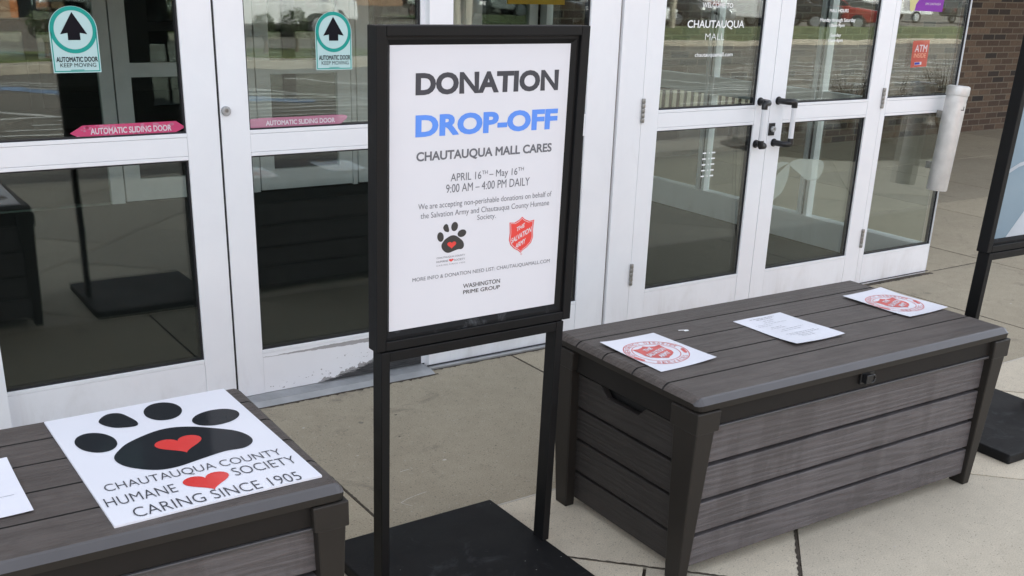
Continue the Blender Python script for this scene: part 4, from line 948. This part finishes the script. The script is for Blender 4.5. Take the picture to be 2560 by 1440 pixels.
def poster1(q, x, z, y):
    L = lambda k: (lambda u, v: (x + u, y - .0006 - .0004 * k, z + v))
    W, H = .5344, .716
    # the print sheet, bowed a little inside its clear sleeve
    N = 14
    q.add([(x - .006 + (W + .012) * i / (N - 1), y - .0001 + .0, z - .006 + (H + .012) * j / (N - 1)) for j in range(N) for i in range(N)], [(j * N + i, j * N + i + 1, (j + 1) * N + i + 1, (j + 1) * N + i) for j in range(N - 1) for i in range(N - 1)], 'paper')
    q.text("DONATION", (.0705, .598, .501, .6515), L(0), 'ink', .045)
    q.text("DROP-OFF", (.0715, .497, .5055, .5515), L(0), 'inkblue', .045)
    q.text("CHAUTAUQUA MALL CARES", (.075, .4335, .492, .461), L(0), 'inkgrey', .030)
    q.text("APRIL 16", (.1765, .3805, .2695, .4005), L(0), 'inkgrey'); q.text("TH", (.2715, .392, .289, .4015), L(0), 'inkgrey')
    q.text("\u2013 May 16", (.2945, .377, .3835, .4015), L(0), 'inkgrey'); q.text("TH", (.3855, .393, .4035, .4025), L(0), 'inkgrey')
    q.text("9:00 AM \u2013 4:00 PM DAILY", (.1635, .3515, .425, .3735), L(0), 'inkgrey')
    q.text("We are accepting non-perishable donations on behalf of", (.0825, .3105, .501, .330), L(0), 'inkgrey', -.004)
    q.text("the Salvation Army and Chautauqua County Humane", (.0895, .2865, .4945, .306), L(0), 'inkgrey', -.004)
    q.text("Society.", (.2615, .2675, .320, .2855), L(0), 'inkgrey', -.004)
    fx = lambda p: (.1395 + p[0] * .0885, .1925 + p[1] * .0815)
    for toe in PAW_TOES: q.poly([fx(p) for p in smoothpoly(toe, 4)], L(0), 'inkpaw')
    q.poly([fx(p) for p in smoothpoly(PAW_PAD, 4)], L(0), 'inkpaw')
    q.poly(heart(.1845, .212, .027, .019), L(1), 'inkred')
    q.text("CHAUTAUQUA COUNTY", (.1395, .1785, .227, .1840), L(0), 'inkgrey'); q.text("HUMANE", (.139, .1685, .1745, .174), L(0), 'inkgrey'); q.text("SOCIETY", (.193, .1680, .227, .1735), L(0), 'inkgrey'); q.poly(heart(.184, .1710, .0145, .0085), L(1), 'inkred')
    q.text("C A R I N G  S I N C E  1 9 0 5", (.1395, .159, .2275, .163), L(0), 'inkgrey')
    q.poly(shield(.4065, .2165, .082, .101), L(0), 'inkred')
    s0, s1 = shield(.4065, .2165, .0755, .0945), shield(.4065, .2165, .073, .0915)
    n = len(s0); q.add([L(1)(*p) for p in s0 + s1], [(i, (i + 1) % n, n + (i + 1) % n, n + i) for i in range(n)], 'paper')
    for s, x0, y0, x1, y1 in (("THE", .390, .234, .4165, .2455), ("SALVATION", .374, .2085, .4395, .2235), ("ARMY", .3885, .1865, .4215, .2005)):
        q.text(s, (x0, y0, x1, y1), lambda u, v: L(1)(u, v + (u - .4065) * .42), 'paper', .02, .1)
    q.text("MORE INFO & DONATION NEED LIST: CHAUTAUQUAMALL.COM", (.068, .1245, .509, .1365), L(0), 'inkgrey')
    q.text("WASHINGTON", (.2235, .0885, .343, .1005), L(0), 'inkpaw', .012); q.text("PRIME GROUP", (.2245, .0715, .3435, .0825), L(0), 'inkpaw', .012)
    ringmesh(q, .4095, .1625, .0018, .0026, L(0), 'inkred', 12)
b = NB("blue_sky_poster"); v = b.obj()
cl = b.noise(b.obj((1, 1, 1.6)), 3.2, 7, 0.62, 0.6); xyz = b.n("SeparateXYZ", {"Vector": v})
c = b.ramp(xyz.outputs[2], [(0.0, (0.035, 0.07, 0.125)), (0.45, (0.075, 0.145, 0.215)), (1.3, (0.20, 0.29, 0.36))])
c = b.mix(b.maprange(cl, 0.54, 0.72, 0, 0.85), c, (0.28, 0.36, 0.43))
M['bluepost'] = b.pbr(c, 0.25, None, Coat_Weight=0.5, Coat_Roughness=0.08)
def poster2(q, x, z, y):
    W, H = .5344, .716
    q.add([(x - .006, y, z - .006), (x + W + .006, y, z - .006), (x + W + .006, y, z + H + .006), (x - .006, y, z + H + .006)], [(0, 1, 2, 3)], 'bluepost')
    L = lambda u, v: (x + u, y - .0006, z + v)
    up_ = [(-.0, .262), (.06, .285), (.14, .297), (.25, .295), (.38, .27), (.53, .22)]; dn = [(.53, .20), (.38, .255), (.25, .281), (.14, .283), (.06, .270), (-.0, .246)]
    q.poly(up_ + dn, L, 'hazewhite')
    q.poly([(.075, 0), (.10, .03), (.16, .10), (.22, .06), (.30, 0)], L, 'hazewhite')
M['hazewhite'] = plain("pale_print", (0.42, 0.47, 0.52), 0.3, 0.15, 6)
stand((.3141, -1.6353, 0), .0054, "black floor stand holding the white donation drop-off poster", poster1)
stand((2.836, -1.727, 0), -.039, "black floor stand holding a blue poster, at the photo's right edge", poster2)

# ================================================================== THE CAR PARK SEEN IN THE GLASS
rr = random.Random(21)
def make_car(kind, paint):
    t = empty("parked_car", (0, 0, 0))
    L_ = {'sedan': 4.6, 'suv': 4.7, 'van': 5.6}[kind]; hw = .9
    if kind == 'sedan': low = [(-2.3, .35), (2.3, .35), (2.32, .62), (2.15, .80), (1.15, .92), (-1.75, .98), (-2.28, .88), (-2.32, .6)]; cab = [(-1.75, .96), (1.12, .90), (.35, 1.38), (-.2, 1.45), (-.95, 1.41)]
    elif kind == 'suv': low = [(-2.3, .40), (2.35, .40), (2.38, .75), (2.2, .98), (1.2, 1.08), (-2.25, 1.12), (-2.35, .7)]; cab = [(-2.22, 1.10), (1.18, 1.06), (.55, 1.66), (-1.9, 1.72)]
    else: low = [(-2.8, .45), (2.8, .45), (2.8, .95), (2.1, 1.25), (-2.8, 1.3)]; cab = [(-2.78, 1.28), (2.05, 1.22), (1.2, 2.15), (-2.7, 2.25)]
    q = MB(); q.prism(low, lambda x, z: (x, -hw, z), lambda x, z: (x, hw, z), paint)
    k = len(q.v); ci = .80
    q.prism(cab, lambda x, z: (x, -hw + .02 + (z - cab[0][1]) * .28, z), lambda x, z: (x, hw - .02 - (z - cab[0][1]) * .28, z), paint)
    q.build("body", t, bevel=.07, seg=3, smooth=True)
    zb, zt = cab[0][1] + .06, max(p[1] for p in cab) - .10
    for s in (-1, 1):
        q = MB()
        cw = [p for p in cab]
        cx = sum(p[0] for p in cw) / len(cw); cz = sum(p[1] for p in cw) / len(cw)
        ins = [(cx + (x - cx) * .86, cz + .03 + (z - cz) * .72) for x, z in cw]
        q.prism(ins, lambda x, z: (x, s * (hw - .005 - (z - cab[0][1]) * .28), z), lambda x, z: (x, s * (hw - .06 - (z - cab[0][1]) * .28), z), 'dkglass'); q.build("window", t)
    fx = [p for p in cab if p[0] == max(a for a, _ in cab)][0]; up_ = cab[2]
    q = MB(); q.add([(fx[0] + .01, -.68, fx[1] + .05), (fx[0] + .01, .68, fx[1] + .05), (up_[0] + .03, .58, up_[1] - .06), (up_[0] + .03, -.58, up_[1] - .06)], [(0, 1, 2, 3)], 'dkglass'); q.build("windscreen", t)
    for x in (-L_ * .30, L_ * .31):
        for s in (-1, 1):
            q = MB(); q.lathe([(.2, 0), (.31, 0), (.33, .02), (.33, .2), (.31, .22), (.2, .22)], 'tyre', 24, (x, s * .92 - (.11 if s > 0 else .11), .33), 'y'); wq = q.build("wheel", t, smooth=True)
            q = MB(); q.lathe([(.0001, -.012), (.17, -.012), (.205, .0), (.205, .23), (.0001, .235)], 'carsilver', 20, (x, s * .92 - .11, .33), 'y'); q.build("rim", wq, smooth=True)
    for s in (-1, 1):
        q = MB(); q.box(L_ / 2 - .12, L_ / 2 + .03, s * .62 - .17, s * .62 + .17, low[2][1] - .02, low[2][1] + .12, 'vinyl'); q.build("headlight", t, bevel=.02)
        q = MB(); q.box(-L_ / 2 - .02, -L_ / 2 + .08, s * .68 - .12, s * .68 + .12, .68, .85, 'carred'); q.build("tail_light", t, bevel=.02)
    return t
protos = {}
spots = [("sedan", "carwhite", 10.7, -26.0, 165, "white saloon reflected in the right sliding door, nearer of the two"), ("sedan", "carwhite", 12.7, -28.8, 168, "white saloon parked behind the other in the sliding door's reflection"),
         ("suv", "cardark", 22.6, -35.0, 80, "black tall car at the left of the row reflected above the sign"), ("sedan", "carwhite", 24.6, -36.4, 75, "white car beside a black tall car, reflected above the sign"), ("suv", "carwhite", 27.0, -36.6, 95, "white tall car in the middle of the row reflected above the sign"),
         ("sedan", "cardark", 26.6, -33.6, 80, "low black car in front of the row reflected above the sign"), ("sedan", "carsilver", 29.6, -35.2, 100, "silver car at the right of the row reflected above the sign"), ("sedan", "carwhite", 28.4, -31.8, 60, "white car turned towards the doors, reflected at the sidelight's right edge"),
         ("suv", "cardark", 31.4, -33.0, 60, "black tall car at the left of the row reflected in the welcome door"), ("sedan", "carsilver", 33.0, -33.0, 50, "silver car low in the welcome door's reflection"), ("suv", "carred", 34.0, -34.6, 70, "red tall car next to the silver one in the welcome door's reflection"), ("suv", "carwhite", 36.4, -32.6, 40, "white tall car under the welcome lettering in the reflection"),
         ("suv", "cardark", 38.0, -31.4, 60, "dark tall car right of the white one in the welcome door's reflection"), ("sedan", "carred", 39.6, -30.6, 50, "low red car at the right edge of the welcome door's reflection"),
         ("van", "carwhite", 51.5, -37.0, 20, "long white van reflected in the door with the mall hours"), ("suv", "cardark", 47.0, -36.4, 30, "dark tall car left of the white van in the reflection"), ("suv", "cardark", 57.0, -34.2, 20, "dark tall car reflected above the machine sticker"),
         ("sedan", "carsilver", 8.8, -33.0, 172, "silver car in front of the orange wall in the left door's reflection"), ("suv", "carwhite", 11.2, -33.8, 175, "white tall car beside the silver one by the orange wall in the left reflection")]
for kind, paint, x, y, hd, lb in spots:
    key = (kind, paint)
    if key not in protos: protos[key] = make_car(kind, paint); o = protos[key]
    else: o = dup(protos[key])
    o.location = (x, y, -.13); o.rotation_euler = (0, 0, R(hd)); tag(o, lb, "car", "cars parked across the road")

t = empty("store_building", (4.5, -36.6, -.13)); tag(t, "long orange brick store building across the car park", "building")
q = MB(); q.box(-16, 14, -8, 0, 0, 7, 'orange'); q.build("wall", t)
for i in range(8):
    q = MB(); q.box(-15.5 + i * 4 + .2, -14.3 + i * 4, 0.001, .35, 0, 6.2, 'tan'); q.build("pilaster", t)
for i in (1, 3, 4, 6):
    q = MB(); q.box(-14.0 + i * 4, -12.2 + i * 4, .002, .08, 0, 2.4, 'dkglass'); q.build("doorway", t)
for i in range(9):
    q = MB(); q.box(-13.6 + i * 3.1, -13.25 + i * 3.1, .36, .40, 1.1, 1.55, 'vinyl'); q.build("notice", t)
q = MB(); q.box(-16.1, 14.1, -8.1, .4, 7.0, 7.4, 'tan'); q.build("parapet", t)
t = empty("low_shop_block", (30, -52, -.13)); tag(t, "low tan shop block beyond the parked cars", "building")
q = MB(); q.box(-9, 14, -6, 0, 0, 5, 'tan'); q.build("wall", t)
for i in range(6):
    q = MB(); q.box(-8 + i * 3.6, -5.6 + i * 3.6, .001, .06, .3, 2.4, 'dkglass'); q.build("window", t)
q = MB(); q.box(-9.2, 14.2, -6.2, .9, 2.7, 3.3, 'orange'); q.build("awning", t)

q = MB()
for i in range(5200):
    x = rr.uniform(40, 130); y = -62 - rr.random() ** 2 * 18 - (130 - x) * .05; z = rr.uniform(-.1, 7 + 2.5 * math.sin(x * .31) + 1.5 * math.sin(x * .9)) ; a = rr.uniform(.25, .7)
    th_ = rr.uniform(0, 6.28); ph = rr.uniform(-1, 1)
    q.add([(x, y, z), (x + a * math.cos(th_), y + a * math.sin(th_) * .5, z + a * ph * .6), (x + a * .4, y + .1, z + a * rr.uniform(.6, 1.2))], [(0, 1, 2)], 'hedge' if i % 3 else 'leaf')
tag(q.build("distant_woods", recalc=False), kind='stuff')

def bush(name, label, x, y, z, r, n, squash, seed, mat='leaf', stem=.3, cat="shrub", group=None):
    g_ = random.Random(seed); t = empty(name, (x, y, z)); tag(t, label, cat, group)
    q = MB(); q.tube([(0, 0, 0), (.01, .02, stem * .6), (.02, -.01, stem + r * .8)], [.05, .04, .02], 'twig', 7)
    for k in range(5):
        a = k * 1.3; q.tube([(0, 0, stem * .7), (r * .4 * math.cos(a), r * .4 * math.sin(a), stem + r * .7), (r * .75 * math.cos(a), r * .75 * math.sin(a), stem + r * 1.3)], [.02, .014, .006], 'twig', 5)
    q.build("stem", t)
    q = MB()
    for i in range(n):
        u, v, w_ = g_.gauss(0, 1), g_.gauss(0, 1), g_.gauss(0, 1); l = math.sqrt(u * u + v * v + w_ * w_); rad = r * (.55 + .5 * g_.random() ** .5) * (1 + .12 * math.sin(5 * u / l + 3 * v / l))
        p = Vector((u / l * rad, v / l * rad, stem + r + w_ / l * rad * squash)); a = r * g_.uniform(.06, .13); d1_ = Vector((g_.gauss(0, 1), g_.gauss(0, 1), g_.gauss(0, 1))).normalized(); d2_ = d1_.cross(Vector((.3, .5, .8))).normalized()
        q.add([p, p + d1_ * a + d2_ * a * .4, p + d1_ * a * 2, p + d1_ * a - d2_ * a * .4], [(0, 1, 2, 3)], mat)
    q.build("foliage", t, recalc=False)
    return t
bush("clipped_shrub", "round clipped shrub on the verge, left of the sticker in the reflection", 3.4, -17.4, .05, .26, 1500, .95, 31, group="round clipped shrubs on the verge")
bush("clipped_shrub", "round clipped shrub reflected at the right sliding door's left edge", 7.7, -17.6, .05, .24, 1500, .95, 32, group="round clipped shrubs on the verge")
bush("clipped_shrub", "round clipped shrub overlapping its neighbour in the right door's reflection", 8.6, -18.2, .05, .28, 1500, .95, 33, group="round clipped shrubs on the verge")
def twiggy(x, y, h, n, seed, label):
    g_ = random.Random(seed); t = empty("bare_shrub", (x, y, .06)); tag(t, label, "shrub", "bare shrubs in the mulch bed")
    q = MB()
    for i in range(n):
        a = g_.uniform(0, 6.28); l = h * g_.uniform(.6, 1.1); o_ = g_.uniform(.15, .75)
        p1 = (o_ * l * .35 * math.cos(a), o_ * l * .35 * math.sin(a), l * .5); p2 = (o_ * l * .8 * math.cos(a + .2), o_ * l * .8 * math.sin(a + .2), l)
        q.tube([(.04 * math.cos(a), .04 * math.sin(a), 0), p1, p2], [.008, .006, .002], 'twig', 4)
        for k in range(2):
            b_ = a + g_.uniform(-1, 1); q.tube([p1, (p1[0] + .2 * l * math.cos(b_), p1[1] + .2 * l * math.sin(b_), p1[2] + .3 * l)], [.004, .002], 'twig', 3)
    q.build("stems", t)
    q = MB()
    for i in range(n * 6):
        a = g_.uniform(0, 6.28); rd = h * .55 * math.sqrt(g_.random()); z = g_.uniform(.1, .75) * h; s_ = g_.uniform(.015, .04); p = Vector((rd * math.cos(a), rd * math.sin(a), z)); d = Vector((g_.gauss(0, 1), g_.gauss(0, 1), g_.gauss(0, 1))).normalized() * s_; e = d.cross(Vector((.2, .6, .7)))
        q.add([p, p + d + e * .5, p + d * 2, p + d - e * .5], [(0, 1, 2, 3)], 'twig' if i % 3 else 'leaf')
    q.build("leaves", t, recalc=False)
for i, (x, y, h, n, lb) in enumerate([(8.5, -4.25, .55, 30, "small bare shrub at the left end of the mulch bed"), (9.3, -3.6, .75, 40, "bare shrub nearest the wall in the mulch bed"), (9.7, -4.5, .7, 40, "bare shrub by the kerb in the middle of the mulch bed"), (10.7, -3.9, .9, 46, "tallest bare shrub at the right end of the mulch bed")]):
    twiggy(x, y, h, n, 50 + i, lb)
def bare_tree(x, y, h, seed, label):
    g_ = random.Random(seed); t = empty("bare_tree", (x, y, .0)); tag(t, label, "tree", "bare trees across the car park")
    q = MB(); q.tube([(0, 0, -.1), (.05, .03, h * .25), (.0, .1, h * .5)], [.16, .13, .10], 'kerb', 10); q.build("trunk", t, smooth=True)
    q = MB()
    def br(p, d, l, r_, k):
        e = p + d * l; q.tube([p, p + d * l * .5 + Vector((g_.gauss(0, .04), g_.gauss(0, .04), 0)) * l, e], [r_, r_ * .75, r_ * .5], 'twig', 5)
        if k:
            for j in range(3): br(e, (d + Vector((g_.gauss(0, .5), g_.gauss(0, .5), g_.gauss(.1, .3)))).normalized(), l * .68, r_ * .5, k - 1)
    for j in range(4): br(Vector((0, .1, h * .5)), Vector((g_.gauss(0, .5), g_.gauss(0, .5), 1)).normalized(), h * .22, .07, 3)
    q.build("crown", t)
bare_tree(15.6, -23.4, 7, 71, "pale-trunked bare tree left of the donation sign's top in the reflection"); bare_tree(17.4, -25.6, 7.5, 72, "bare tree just left of the sidelight post in the reflection"); bare_tree(27.5, -27.5, 8, 73, "bare tree standing on the far grass verge in the reflection")
